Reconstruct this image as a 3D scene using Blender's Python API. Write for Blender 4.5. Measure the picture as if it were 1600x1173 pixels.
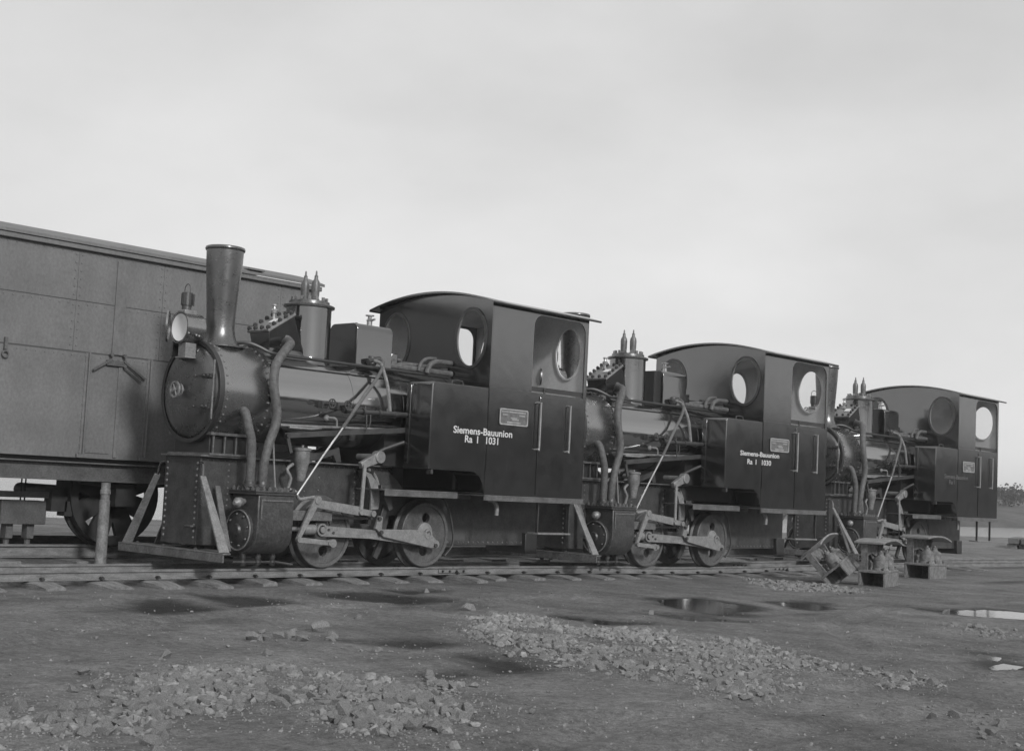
import bpy, bmesh, math, random
from mathutils import Vector, Matrix, noise

random.seed(7)
sc = bpy.context.scene
COL = sc.collection
for o in list(bpy.data.objects):
    bpy.data.objects.remove(o)

# ------------------------------------------------------------------ camera
cam_d = bpy.data.cameras.new('camera')
cam = bpy.data.objects.new('camera', cam_d)
COL.objects.link(cam)
RT = Vector((-0.680096, 0.731459, 0.049364))
UP = Vector((0.093741, 0.019981, 0.995396))
FW = RT.cross(UP) * -1.0
m3 = Matrix((RT, UP, -FW)).transposed()
cam.matrix_world = Matrix.Translation((9.62321, 10.48873, 0.82156)) @ m3.to_4x4()
cam_d.sensor_width = 36.0
cam_d.lens = 48.38
cam_d.clip_start = 0.05
cam_d.clip_end = 3000.0
sc.camera = cam

# ------------------------------------------------------------------ light
SUN_DIR = Vector((0.21, 0.86, 0.47)).normalized()
EL = math.asin(SUN_DIR.z)
ROT = math.atan2(SUN_DIR.x, SUN_DIR.y)
w = bpy.data.worlds.new('World')
sc.world = w
w.use_nodes = True
nt = w.node_tree
nt.nodes.clear()
out = nt.nodes.new('ShaderNodeOutputWorld')
bg = nt.nodes.new('ShaderNodeBackground')
sky = nt.nodes.new('ShaderNodeTexSky')
sky.sky_type = 'NISHITA'
sky.sun_disc = False
sky.sun_elevation = EL
sky.sun_rotation = ROT
sky.dust_density = 4.0
bw = nt.nodes.new('ShaderNodeRGBToBW')
nt.links.new(sky.outputs[0], bw.inputs[0])
tcw = nt.nodes.new('ShaderNodeTexCoord')
mpw = nt.nodes.new('ShaderNodeMapping')
mpw.inputs['Scale'].default_value = (1.0, 1.0, 2.2)
nt.links.new(tcw.outputs['Generated'], mpw.inputs[0])
nzw = nt.nodes.new('ShaderNodeTexNoise')
nzw.inputs['Scale'].default_value = 4.0
nzw.inputs['Detail'].default_value = 6.0
nzw.inputs['Roughness'].default_value = 0.5
nt.links.new(mpw.outputs[0], nzw.inputs['Vector'])
rgw = nt.nodes.new('ShaderNodeMapRange')          # pale, slightly mottled cloud sheet
rgw.inputs['From Min'].default_value = 0.3
rgw.inputs['From Max'].default_value = 0.7
rgw.inputs['To Min'].default_value = 6.1
rgw.inputs['To Max'].default_value = 7.4
nt.links.new(nzw.outputs['Fac'], rgw.inputs['Value'])
mxw = nt.nodes.new('ShaderNodeMix')
mxw.data_type = 'FLOAT'
mxw.inputs['Factor'].default_value = 0.88
nt.links.new(bw.outputs[0], mxw.inputs['A'])
sepw = nt.nodes.new('ShaderNodeSeparateXYZ')
nt.links.new(tcw.outputs['Generated'], sepw.inputs[0])
hrw = nt.nodes.new('ShaderNodeMapRange')          # the overcast is palest low down
hrw.inputs['From Min'].default_value = 0.0
hrw.inputs['From Max'].default_value = 0.42
hrw.inputs['To Min'].default_value = 1.13
hrw.inputs['To Max'].default_value = 0.82
nt.links.new(sepw.outputs['Z'], hrw.inputs['Value'])
mlw = nt.nodes.new('ShaderNodeMath')
mlw.operation = 'MULTIPLY'
nt.links.new(rgw.outputs[0], mlw.inputs[0])
nt.links.new(hrw.outputs[0], mlw.inputs[1])
nt.links.new(mlw.outputs[0], mxw.inputs['B'])
nt.links.new(mxw.outputs['Result'], bg.inputs['Color'])
bg.inputs['Strength'].default_value = 0.1
nt.links.new(bg.outputs[0], out.inputs[0])

sun_d = bpy.data.lights.new('sun', 'SUN')
sun_d.energy = 1.6
sun_d.angle = math.radians(7.0)
sun = bpy.data.objects.new('sun', sun_d)
COL.objects.link(sun)
sun.rotation_euler = SUN_DIR.to_track_quat('Z', 'Y').to_euler()
sun.location = (0, 20, 20)

vs = sc.view_settings
vs.view_transform = 'Standard'
vs.look = 'None'
vs.exposure = 0.28
vs.gamma = 1.0
vs.use_curve_mapping = False

# ------------------------------------------------------------------ materials (a black and white world)
def mat(name, base, rough=0.5, metal=0.0, ior=1.5, var=0.0, scale=4.0, bump=0.0, bscale=40.0,
        stretch=(1, 1, 1), rvar=0.0, fine=0.0, fscale=60.0):
    m = bpy.data.materials.new(name)
    m.use_nodes = True
    t = m.node_tree
    b = t.nodes['Principled BSDF']
    b.inputs['Base Color'].default_value = (base, base, base, 1)
    b.inputs['Roughness'].default_value = rough
    b.inputs['Metallic'].default_value = metal
    b.inputs['IOR'].default_value = ior
    tc = t.nodes.new('ShaderNodeTexCoord')
    mp = t.nodes.new('ShaderNodeMapping')
    mp.inputs['Scale'].default_value = stretch
    t.links.new(tc.outputs['Object'], mp.inputs[0])
    def nz(s, det=5.0, ro=0.6):
        n = t.nodes.new('ShaderNodeTexNoise')
        n.inputs['Scale'].default_value = s
        n.inputs['Detail'].default_value = det
        n.inputs['Roughness'].default_value = ro
        t.links.new(mp.outputs[0], n.inputs['Vector'])
        return n.outputs['Fac']
    def rng(src, a, bb, lo=0.3, hi=0.7):
        r = t.nodes.new('ShaderNodeMapRange')
        r.inputs['From Min'].default_value = lo
        r.inputs['From Max'].default_value = hi
        r.inputs['To Min'].default_value = a
        r.inputs['To Max'].default_value = bb
        t.links.new(src, r.inputs['Value'])
        return r.outputs[0]
    if var > 0:
        v = rng(nz(scale), base * (1 - var), base * (1 + var))
        if fine > 0:
            f = rng(nz(fscale, 3, 0.7), 1 - fine, 1 + fine)
            mm = t.nodes.new('ShaderNodeMath')
            mm.operation = 'MULTIPLY'
            t.links.new(v, mm.inputs[0])
            t.links.new(f, mm.inputs[1])
            v = mm.outputs[0]
        t.links.new(v, b.inputs['Base Color'])
    if rvar > 0:
        t.links.new(rng(nz(scale * 1.7), max(0.03, rough - rvar), rough + rvar), b.inputs['Roughness'])
    if bump > 0:
        bp = t.nodes.new('ShaderNodeBump')
        bp.inputs['Strength'].default_value = 1.0
        bp.inputs['Distance'].default_value = bump
        t.links.new(nz(bscale, 4, 0.6), bp.inputs['Height'])
        t.links.new(bp.outputs[0], b.inputs['Normal'])
    return m

M = {}
M['black'] = mat('black_paint', 0.012, 0.14, ior=2.5, var=0.4, scale=3, bump=0.0018, bscale=1.1, rvar=0.03, fine=0.4)
M['boiler'] = mat('boiler_paint', 0.018, 0.12, ior=4.0, var=0.25, scale=5, bump=0.003, bscale=1.6, rvar=0.05, fine=0.2)
M['smoke'] = mat('smokebox_paint', 0.030, 0.27, ior=3.6, var=0.15, scale=6, bump=0.0006, bscale=5, rvar=0.02, fine=0.15)
M['stack'] = mat('chimney_paint', 0.030, 0.30, ior=2.3, var=0.45, scale=7, bump=0.001, bscale=60, rvar=0.08, fine=0.3)
M['iron'] = mat('dark_iron', 0.018, 0.5, ior=1.8, var=0.4, scale=9, bump=0.001, bscale=80, fine=0.3)
M['grime'] = mat('oily_iron', 0.036, 0.45, ior=1.8, var=0.5, scale=12, bump=0.002, bscale=50, fine=0.4)
M['steel'] = mat('bright_rod_steel', 0.29, 0.40, metal=0.30, var=0.25, scale=14, bump=0.0008, bscale=90, fine=0.2)
M['wheel'] = mat('wheel_paint', 0.085, 0.5, ior=1.6, var=0.4, scale=8, bump=0.002, bscale=60, fine=0.35)
M['bright'] = mat('polished_brass', 0.50, 0.28, metal=0.7, var=0.15, scale=10)
M['plate'] = mat('cast_plate', 0.16, 0.5, metal=0.2, var=0.3, scale=25, bump=0.002, bscale=60)
M['white'] = mat('white_lettering', 0.62, 0.6, var=0.12, scale=30)
M['faint'] = mat('faint_lettering', 0.10, 0.5, var=0.4, scale=18)  # fainter tone than the white lettering
M['inside'] = mat('cab_inside_paint', 0.78, 0.55, var=0.12, scale=4, fine=0.08)
M['lagging'] = mat('pipe_lagging', 0.11, 0.6, var=0.35, scale=18, bump=0.004, bscale=60, fine=0.3)
M['board'] = mat('beam_paint', 0.13, 0.55, var=0.4, scale=9, bump=0.002, bscale=50, fine=0.4)
M['car'] = mat('wagon_paint', 0.165, 0.6, var=0.18, scale=2.2, bump=0.007, bscale=1.8, stretch=(1.2, 1, 0.85), fine=0.18, fscale=34)
M['carseam'] = mat('wagon_seam', 0.09, 0.8)
M['underframe'] = mat('wagon_underframe', 0.10, 0.65, var=0.3, scale=6, fine=0.3)
M['carwheel'] = mat('wagon_wheel', 0.028, 0.6, var=0.4, scale=8)
M['frame'] = mat('frame_paint', 0.045, 0.5, ior=1.7, var=0.5, scale=8, bump=0.001, bscale=60, fine=0.4)
M['stay'] = mat('stay_paint', 0.21, 0.5, var=0.3, scale=12, fine=0.3)
M['rim'] = mat('plate_rim', 0.38, 0.5, var=0.3, scale=20)
M['rivet'] = mat('rivet_glint_paint', 0.16, 0.35, var=0.3, scale=30)  # paler than the plates: highlights on the heads are put into the colour
M['clad'] = mat('cylinder_cladding', 0.045, 0.42, ior=1.8, var=0.5, scale=11, bump=0.002, bscale=40, fine=0.6, fscale=45)
M['edge'] = mat('pale_lit_edge_iron', 0.10, 0.45, ior=1.8, var=0.5, scale=9, fine=0.4)  # pale iron; lit edges of running plate and footboards put into its colour
M['dome'] = mat('dome_paint', 0.012, 0.10, ior=2.6, var=0.3, scale=4, bump=0.003, bscale=2.5, fine=0.2)
M['galv'] = mat('weathered_post', 0.24, 0.45, metal=0.2, var=0.3, scale=10, fine=0.25)
M['rail'] = mat('rusty_rail', 0.19, 0.6, var=0.35, scale=6, bump=0.002, bscale=70, stretch=(1, 1, 4), fine=0.35)
M['sleeper'] = mat('old_sleeper', 0.21, 0.85, var=0.4, scale=5, bump=0.012, bscale=14, stretch=(6, 1, 6), fine=0.4)
M['stone'] = mat('crushed_stone', 0.225, 0.9, var=0.4, scale=9, bump=0.004, bscale=55, fine=0.3)
M['springs'] = mat('rusty_casting', 0.17, 0.75, var=0.4, scale=14, bump=0.004, bscale=60, fine=0.35)
M['timber'] = mat('timber', 0.12, 0.8, var=0.3, scale=4, stretch=(1, 5, 5))
M['leaf'] = mat('leaves', 0.12, 0.8, var=0.3, scale=3)
M['bark'] = mat('bark', 0.08, 0.9)
M['bank'] = mat('bank_grass', 0.075, 0.9, var=0.45, scale=0.35, bump=0.1, bscale=2.0, stretch=(0.35, 1, 1), fine=0.3, fscale=4)

def glass_mat():
    m = bpy.data.materials.new('window_glass')
    m.use_nodes = True
    t = m.node_tree
    t.nodes.clear()
    o = t.nodes.new('ShaderNodeOutputMaterial')
    mix = t.nodes.new('ShaderNodeMixShader')
    fr = t.nodes.new('ShaderNodeFresnel')
    fr.inputs['IOR'].default_value = 1.5
    tr = t.nodes.new('ShaderNodeBsdfTransparent')
    tr.inputs[0].default_value = (0.93, 0.93, 0.93, 1)
    gl = t.nodes.new('ShaderNodeBsdfGlossy')
    gl.inputs['Roughness'].default_value = 0.03
    ge = t.nodes.new('ShaderNodeNewGeometry')
    sb_ = t.nodes.new('ShaderNodeMath')
    sb_.operation = 'SUBTRACT'
    sb_.inputs[0].default_value = 1.0
    t.links.new(ge.outputs['Backfacing'], sb_.inputs[1])
    ml = t.nodes.new('ShaderNodeMath')
    ml.operation = 'MULTIPLY'
    t.links.new(fr.outputs[0], ml.inputs[0])
    t.links.new(sb_.outputs[0], ml.inputs[1])
    t.links.new(ml.outputs[0], mix.inputs[0])
    t.links.new(tr.outputs[0], mix.inputs[1])
    t.links.new(gl.outputs[0], mix.inputs[2])
    t.links.new(mix.outputs[0], o.inputs[0])
    return m
M['glass'] = glass_mat()
M['lens'] = mat('lamp_reflector', 0.85, 0.6)

def water_mat(name, base, rough, bump, bscale, stretch=(1, 1, 1)):
    m = mat(name, base, rough, ior=1.33, bump=bump, bscale=bscale, stretch=stretch)
    return m
M['river'] = water_mat('river_water', 0.10, 0.12, 0.10, 1.6, (1, 1, 1))
M['puddle'] = water_mat('puddle_water', 0.02, 0.10, 0.001, 9.0)

def ground_mat():
    m = bpy.data.materials.new('trodden_earth')
    m.use_nodes = True
    t = m.node_tree
    b = t.nodes['Principled BSDF']
    b.inputs['Specular IOR Level'].default_value = 0.25
    b.inputs['Roughness'].default_value = 0.85
    tc = t.nodes.new('ShaderNodeTexCoord')
    def nz(s, det, ro, st=None, rot=0):
        n = t.nodes.new('ShaderNodeTexNoise')
        n.inputs['Scale'].default_value = s
        n.inputs['Detail'].default_value = det
        n.inputs['Roughness'].default_value = ro
        mp = t.nodes.new('ShaderNodeMapping')
        mp.inputs['Scale'].default_value = st or (1, 1, 1)
        mp.inputs['Rotation'].default_value = (0, 0, rot)
        t.links.new(tc.outputs['Object'], mp.inputs[0])
        t.links.new(mp.outputs[0], n.inputs['Vector'])
        return n.outputs['Fac']
    def rng(s, a, bb, lo=0.3, hi=0.7):
        r = t.nodes.new('ShaderNodeMapRange')
        r.inputs['From Min'].default_value = lo
        r.inputs['From Max'].default_value = hi
        r.inputs['To Min'].default_value = a
        r.inputs['To Max'].default_value = bb
        t.links.new(s, r.inputs['Value'])
        return r.outputs[0]
    def mul(a, bb):
        x = t.nodes.new('ShaderNodeMath')
        x.operation = 'MULTIPLY'
        t.links.new(a, x.inputs[0])
        t.links.new(bb, x.inputs[1])
        return x.outputs[0]
    c = rng(nz(0.7, 6, 0.6), 0.13, 0.23)
    c = mul(c, rng(nz(3.0, 7, 0.7, (1, 0.55, 1), 0.5), 0.70, 1.30))
    c = mul(c, rng(nz(26, 6, 0.8), 0.52, 1.48))
    c = mul(c, rng(nz(110, 4, 0.85), 0.60, 1.40))
    c = mul(c, rng(nz(1.3, 5, 0.6, (0.5, 1.6, 1), 0.25), 0.66, 1.0, 0.30, 0.44))   # damp blotches
    pale = rng(nz(90, 2, 0.8), 1.0, 1.5, 0.66, 0.80)
    c = mul(c, pale)
    da = t.nodes.new('ShaderNodeAttribute')
    da.attribute_name = 'damp'
    c = mul(c, rng(da.outputs['Fac'], 1.0, 0.28, 0.0, 1.0))
    t.links.new(rng(da.outputs['Fac'], 0.88, 0.60, 0.2, 1.0), b.inputs['Roughness'])
    t.links.new(rng(da.outputs['Fac'], 0.25, 0.12, 0.0, 1.0), b.inputs['Specular IOR Level'])
    t.links.new(c, b.inputs['Base Color'])
    bp = t.nodes.new('ShaderNodeBump')
    bp.inputs['Distance'].default_value = 0.05
    bp.inputs['Strength'].default_value = 0.9
    t.links.new(nz(14, 7, 0.72), bp.inputs['Height'])
    t.links.new(bp.outputs[0], b.inputs['Normal'])
    return m
M['ground'] = ground_mat()

# ------------------------------------------------------------------ mesh helpers
class MB:
    def __init__(self):
        self.v = []
        self.f = []
    def add(self, vs_, fs_):
        k = len(self.v)
        self.v += [tuple(p) for p in vs_]
        self.f += [tuple(i + k for i in f) for f in fs_]
        return self
    def box(self, x0, x1, y0, y1, z0, z1, mtx=None):
        p = [Vector((x, y, z)) for x in (x0, x1) for y in (y0, y1) for z in (z0, z1)]
        if mtx:
            p = [mtx @ q for q in p]
        return self.add(p, [(0, 1, 3, 2), (4, 6, 7, 5), (0, 4, 5, 1), (2, 3, 7, 6), (0, 2, 6, 4), (1, 5, 7, 3)])
    def prism(self, poly, axis, a, b):
        """poly: 2d outline; axis 'x': (y,z), 'y': (x,z), 'z': (x,y)"""
        def mk(p, h):
            return {'x': (h, p[0], p[1]), 'y': (p[0], h, p[1]), 'z': (p[0], p[1], h)}[axis]
        n = len(poly)
        vs_ = [mk(p, a) for p in poly] + [mk(p, b) for p in poly]
        fs_ = [tuple(range(n))[::-1], tuple(range(n, 2 * n))] + [(i, (i + 1) % n, n + (i + 1) % n, n + i) for i in range(n)]
        return self.add(vs_, fs_)
    def lathe(self, prof, o=(0, 0, 0), d=(0, 0, 1), n=32, caps=True):
        """prof: (radius, height) along direction d from o"""
        o = Vector(o)
        d = Vector(d).normalized()
        q = d.to_track_quat('Z', 'Y')
        vs_ = []
        for r, h in prof:
            for i in range(n):
                a = 2 * math.pi * i / n
                vs_.append(o + q @ Vector((r * math.cos(a), r * math.sin(a), h)))
        fs_ = []
        for j in range(len(prof) - 1):
            for i in range(n):
                fs_.append((j * n + i, j * n + (i + 1) % n, (j + 1) * n + (i + 1) % n, (j + 1) * n + i))
        if caps:
            fs_.append(tuple(range(n))[::-1])
            fs_.append(tuple(range((len(prof) - 1) * n, len(prof) * n)))
        return self.add(vs_, fs_)
    def cyl(self, p0, p1, r, r1=None, n=16):
        p0 = Vector(p0)
        p1 = Vector(p1)
        L = (p1 - p0).length
        return self.lathe([(r, 0), (r if r1 is None else r1, L)], p0, p1 - p0, n)
    def tube(self, pts, r, n=10, smooth=3, taper=None, rib=0.0):
        P = [Vector(p) for p in pts]
        if smooth > 1 and len(P) > 2:
            Q = []
            for i in range(len(P) - 1):
                a = P[max(i - 1, 0)]
                b = P[i]
                c = P[i + 1]
                d = P[min(i + 2, len(P) - 1)]
                for k in range(smooth):
                    u = k / smooth
                    Q.append(0.5 * ((2 * b) + (c - a) * u + (2 * a - 5 * b + 4 * c - d) * u * u + (3 * b - a - 3 * c + d) * u ** 3))
            Q.append(P[-1])
            P = Q
        vs_ = []
        ref = None
        for i, p in enumerate(P):
            t_ = (P[min(i + 1, len(P) - 1)] - P[max(i - 1, 0)]).normalized()
            if ref is None:
                ref = t_.orthogonal().normalized()
            else:
                ref = (ref - t_ * ref.dot(t_)).normalized()
            bi = t_.cross(ref)
            rr = r if taper is None else r + (taper - r) * i / (len(P) - 1)
            rr *= 1 + (rib if i % 2 else -rib)
            for k in range(n):
                a = 2 * math.pi * k / n
                vs_.append(p + rr * (math.cos(a) * ref + math.sin(a) * bi))
        fs_ = []
        for j in range(len(P) - 1):
            for i in range(n):
                fs_.append((j * n + i, j * n + (i + 1) % n, (j + 1) * n + (i + 1) % n, (j + 1) * n + i))
        fs_.append(tuple(range(n))[::-1])
        fs_.append(tuple(range((len(P) - 1) * n, len(P) * n)))
        return self.add(vs_, fs_)
    def bar(self, p0, p1, h, t, up=(0, 0, 1), h1=None):
        """flat bar from p0 to p1, h high along up, t thick"""
        p0 = Vector(p0)
        p1 = Vector(p1)
        d = (p1 - p0).normalized()
        u = Vector(up)
        u = (u - d * u.dot(d)).normalized()
        s = d.cross(u)
        h1 = h if h1 is None else h1
        vs_ = []
        for p, hh in ((p0, h), (p1, h1)):
            for a, b in ((-1, -1), (1, -1), (1, 1), (-1, 1)):
                vs_.append(p + s * a * t / 2 + u * b * hh / 2)
        return self.add(vs_, [(3, 2, 1, 0), (4, 5, 6, 7), (0, 1, 5, 4), (1, 2, 6, 5), (2, 3, 7, 6), (3, 0, 4, 7)])
    def ring(self, ro, ri, h, o, d, n=32, sx=1.0, sy=1.0, xdir=None):
        """flat ring (elliptic with sx, sy) of height h along d"""
        o = Vector(o)
        d = Vector(d).normalized()
        xd = Vector(xdir) if xdir else d.orthogonal().normalized()
        yd = d.cross(xd)
        vs_ = []
        for (dr, hh) in ((0, 0), (1, 0), (1, h), (0, h)):
            for i in range(n):
                a = 2 * math.pi * i / n
                rx, ry = (ro * sx, ro * sy)
                if dr == 0:
                    rx, ry = ro * sx - (ro - ri), ro * sy - (ro - ri)
                vs_.append(o + d * hh + xd * rx * math.cos(a) + yd * ry * math.sin(a))
        fs_ = []
        for j in range(4):
            for i in range(n):
                k = (j + 1) % 4
                fs_.append((j * n + i, j * n + (i + 1) % n, k * n + (i + 1) % n, k * n + i))
        return self.add(vs_, fs_)
    def disc(self, o, d, rx, ry, t, xdir, n=32):
        o = Vector(o)
        d = Vector(d).normalized()
        xd = Vector(xdir)
        yd = d.cross(xd)
        vs_ = []
        for hh in (0, t):
            for i in range(n):
                a = 2 * math.pi * i / n
                vs_.append(o + d * hh + xd * rx * math.cos(a) + yd * ry * math.sin(a))
        fs_ = [tuple(range(n))[::-1], tuple(range(n, 2 * n))] + [(i, (i + 1) % n, n + (i + 1) % n, n + i) for i in range(n)]
        return self.add(vs_, fs_)
    def dot(self, p, d, r, h=None, n=6):
        h = h or r * 0.7
        return self.lathe([(r, 0), (r * 0.75, h * 0.7), (r * 0.3, h)], p, d, n)
    def mesh(self, name, m, ang=35):
        me = bpy.data.meshes.new(name)
        me.from_pydata(self.v, [], self.f)
        bm = bmesh.new()
        bm.from_mesh(me)
        bmesh.ops.recalc_face_normals(bm, faces=bm.faces)
        bm.to_mesh(me)
        bm.free()
        if m:
            me.materials.append(m)
        for p in me.polygons:
            p.use_smooth = True
        me.set_sharp_from_angle(angle=math.radians(ang))
        return me

def obj(name, mb, m, parent=None, bevel=0.0, ang=35, kind=None):
    me = mb.mesh(name, m, ang) if isinstance(mb, MB) else mb
    o = bpy.data.objects.new(name, me)
    COL.objects.link(o)
    if parent:
        o.parent = parent
    if bevel > 0:
        bv = o.modifiers.new('bevel', 'BEVEL')
        bv.width = bevel
        bv.segments = 2
        bv.limit_method = 'ANGLE'
        bv.angle_limit = math.radians(40)
    if kind:
        o['kind'] = kind
    return o

def thing(name, label, cat, loc=(0, 0, 0), rz=0.0, group=None):
    o = bpy.data.objects.new(name, None)
    COL.objects.link(o)
    o.location = loc
    o.rotation_euler = (0, 0, rz)
    o.empty_display_size = 0.2
    o['label'] = label
    o['category'] = cat
    if group:
        o['group'] = group
    return o

def tag(o, label, cat, group=None):
    o['label'] = label
    o['category'] = cat
    if group:
        o['group'] = group
    return o

def copy_tree(o, parent=None):
    c = o.copy()
    COL.objects.link(c)
    if parent:
        c.parent = parent
    for ch in list(o.children):
        copy_tree(ch, c)
    return c

def ipoly(x, tab):
    for (a, ya), (b, yb) in zip(tab, tab[1:]):
        if a <= x <= b:
            u = (x - a) / (b - a)
            u = u * u * (3 - 2 * u)
            return ya + (yb - ya) * u
    return tab[0][1] if x < tab[0][0] else tab[-1][1]

# ------------------------------------------------------------------ track line
YT = [(-40, -0.1), (-10.9, -0.10), (-8.2, 0.02), (-4.8, 0.15), (-3.0, 0.12), (-0.4, 0.0), (30, 0.0)]
ZT = [(-40, -0.03), (-10, -0.02), (-4.5, -0.024), (-2.2, 0.0), (30, 0.0)]
def ty(x):
    return ipoly(x, YT)
def tz(x):
    return ipoly(x, ZT)

# ------------------------------------------------------------------ ground
GZ = -0.135
def fbm(x, y, s, oc=3):
    v = 0
    a = 1.0
    for k in range(oc):
        v += a * noise.noise(Vector((x * s, y * s, 3.7 * k)))
        s *= 2.1
        a *= 0.5
    return v
PUD = [
    [(1.98, 1.15), (1.62, 1.28), (1.6, 1.75), (1.45, 2.2), (1.95, 2.2), (2.17, 1.76)],
    [(-0.87, 2.57), (-1.51, 2.67), (-1.23, 3.5), (-0.72, 3.76), (-0.07, 3.94), (-0.32, 3.23)],
    [(0.4, 3.57), (0.14, 3.76), (0.16, 4.28), (0.53, 4.04)],
    [(1.44, 3.48), (1.3, 3.63), (1.2, 4.05), (1.56, 3.97)],
    [(4.17, 1.73), (3.81, 1.58), (3.83, 2.17), (4.32, 2.29)],
    [(3.17, 1.03), (2.9, 1.27), (2.89, 1.84), (3.44, 2.1), (3.23, 1.47)],
    [(3.9, 4.93), (3.83, 5.12), (4.0, 5.47), (4.26, 5.48)],
    [(-1.97, 3.2), (-2.42, 3.32), (-2.06, 3.88), (-1.48, 3.88)],
    [(-3.0, 4.3), (-3.9, 4.5), (-4.1, 5.2), (-3.21, 5.5), (-2.8, 4.8)],
    [(0.39, 6.36), (0.45, 6.52), (1.02, 6.93), (1.19, 6.84)],
    [(4.12, 4.09), (3.86, 4.12), (3.64, 4.4), (3.98, 4.48)],
    [(4.66, 5.4), (4.44, 5.39), (4.68, 5.52)],
    [(1.17, 1.19), (0.64, 1.31), (1.27, 1.56)],
    [(-8.3, 2.2), (-9.6, 2.3), (-9.3, 2.9), (-8.3, 2.7)],
    [(-0.9, 6.2), (-1.2, 6.35), (-0.7, 6.9), (-0.5, 6.7)],
]
def gz0(x, y):
    return GZ + 0.012 * fbm(x, y, 0.55)
PUDC = []
for q_ in PUD:
    a_ = sum(p[0] for p in q_) / len(q_)
    b_ = sum(p[1] for p in q_) / len(q_)
    PUDC.append((q_, a_, b_, gz0(a_, b_)))
PUDB = [(min(p[0] for p in q) - 0.35, max(p[0] for p in q) + 0.35, min(p[1] for p in q) - 0.35, max(p[1] for p in q) + 0.35, q, b) for q, a_, c_, b in PUDC]
def segdist(p, poly):
    best = 9.0
    c = False
    n = len(poly)
    for i in range(n):
        ax, ay = poly[i]
        bx, by = poly[(i + 1) % n]
        ex, ey = bx - ax, by - ay
        u = max(0.0, min(1.0, ((p[0] - ax) * ex + (p[1] - ay) * ey) / (ex * ex + ey * ey)))
        best = min(best, math.hypot(p[0] - ax - u * ex, p[1] - ay - u * ey))
        if (ay > p[1]) != (by > p[1]) and p[0] < ex * (p[1] - ay) / ey + ax:
            c = not c
    return best if c else -best
RUTS = [[(5.7, 7.06), (4.81, 6.83), (3.43, 6.78), (2.37, 6.84), (0.65, 6.78), (-1.5, 6.4)],
        [(5.9, 7.62), (5.16, 7.41), (4.17, 7.39), (3.4, 7.46), (2.35, 7.48), (0.5, 7.5)],
        [(6.6, 6.95), (6.28, 6.75), (5.8, 6.70), (5.06, 6.72), (4.5, 6.9)],
        [(7.4, 4.3), (6.2, 3.6), (5.0, 2.9), (3.4, 2.4), (1.5, 2.35), (-0.6, 2.2)],
        [(1.2, 5.9), (-0.2, 4.9), (-2.0, 4.3), (-4.5, 3.6)]]
def rut(x, y):
    z = 0.0
    for L_ in RUTS:
        for (ax, ay), (bx, by) in zip(L_, L_[1:]):
            ex, ey = bx - ax, by - ay
            u = ((x - ax) * ex + (y - ay) * ey) / (ex * ex + ey * ey)
            if -0.02 < u < 1.02:
                d = abs((x - ax) * ey - (y - ay) * ex) / math.hypot(ex, ey)
                if d < 0.3:
                    d += 0.05 * noise.noise(Vector((x * 1.7, y * 1.7, 6.0)))
                    z = min(z, -0.020 * math.exp(-(d / 0.07) ** 2)) + 0.011 * math.exp(-((d - 0.15) / 0.05) ** 2)
    return z
SHORE = -14.6
def gz(x, y):
    z = GZ + 0.012 * fbm(x, y, 0.55) + 0.006 * fbm(x + 9, y, 2.3)
    if y > 0.7:
        r = math.hypot(x - 9.6, y - 10.5)
        if r < 14:
            z += 0.007 * fbm(x, y + 5, 5.0, 3) + rut(x, y)
    for x0, x1, y0, y1, q, b in PUDB:
        if x0 < x < x1 and y0 < y < y1:
            d = segdist((x, y), q) + 0.10 * noise.noise(Vector((x * 3.3, y * 3.3, 8.1))) + 0.05 * noise.noise(Vector((x * 9, y * 9, 2.1)))
            u = max(0.0, min(1.0, (d + 0.22) / 0.30))
            u = u * u * (3 - 2 * u)
            z = z * (1 - u) + (b - 0.018 + 0.35 * (z - b)) * u if u > 0 else z
            if d < 0.05:
                z = max(z, b - 0.0085 - max(0.0, d) * 0.1) if d < 0 and u < 0.8 else z
    if -4.5 < y < -0.7:
        u = min(1.0, (-0.7 - y) / 0.7, (y + 4.5) / 0.8)
        z += 0.085 * u
    sh = SHORE + 0.5 * fbm(x, 3.3, 0.12)
    if y < sh + 1.2:
        z -= 0.45 * min(1.0, (sh + 1.2 - y) / 1.6)
    return z

def axis(c, near, far, n_near, n_far):
    a = [c - near + 2 * near * i / n_near for i in range(n_near + 1)]
    g = [near * (far / near) ** (k / n_far) for k in range(1, n_far + 1)]
    return [c - q for q in reversed(g)] + a + [c + q for q in g]
xs = axis(2.5, 9.0, 420.0, 330, 26)
ys = [-18.5, -16.5] + [-16 + 0.25 * i for i in range(61)] + [-0.94 + 0.06 * i for i in range(200)] + [11.3 + 0.6 * 1.22 ** i for i in range(26)]
ys = sorted(set(ys))
gv = [(x, y, gz(x, y)) for y in ys for x in xs]
nx = len(xs)
gf = [(j * nx + i, j * nx + i + 1, (j + 1) * nx + i + 1, (j + 1) * nx + i) for j in range(len(ys) - 1) for i in range(nx - 1)]
mb = MB()
mb.v, mb.f = gv, gf
ground = obj('ground', mb, M['ground'], ang=180, kind='structure')
at = ground.data.attributes.new('damp', 'FLOAT', 'POINT')
dv = []
for (x, y, z) in gv:
    d_ = 0.0
    for x0, x1, y0, y1, q, b in PUDB:
        if x0 < x < x1 and y0 < y < y1:
            u_ = segdist((x, y), q) + 0.16 * noise.noise(Vector((x * 2.3, y * 2.3, 1.1))) + 0.07 * noise.noise(Vector((x * 8, y * 8, 5.1)))
            d_ = max(d_, min(1.0, max(0.0, (u_ + 0.20) / 0.22)))
    dv.append(d_)
at.data.foreach_set('value', dv)

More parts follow.
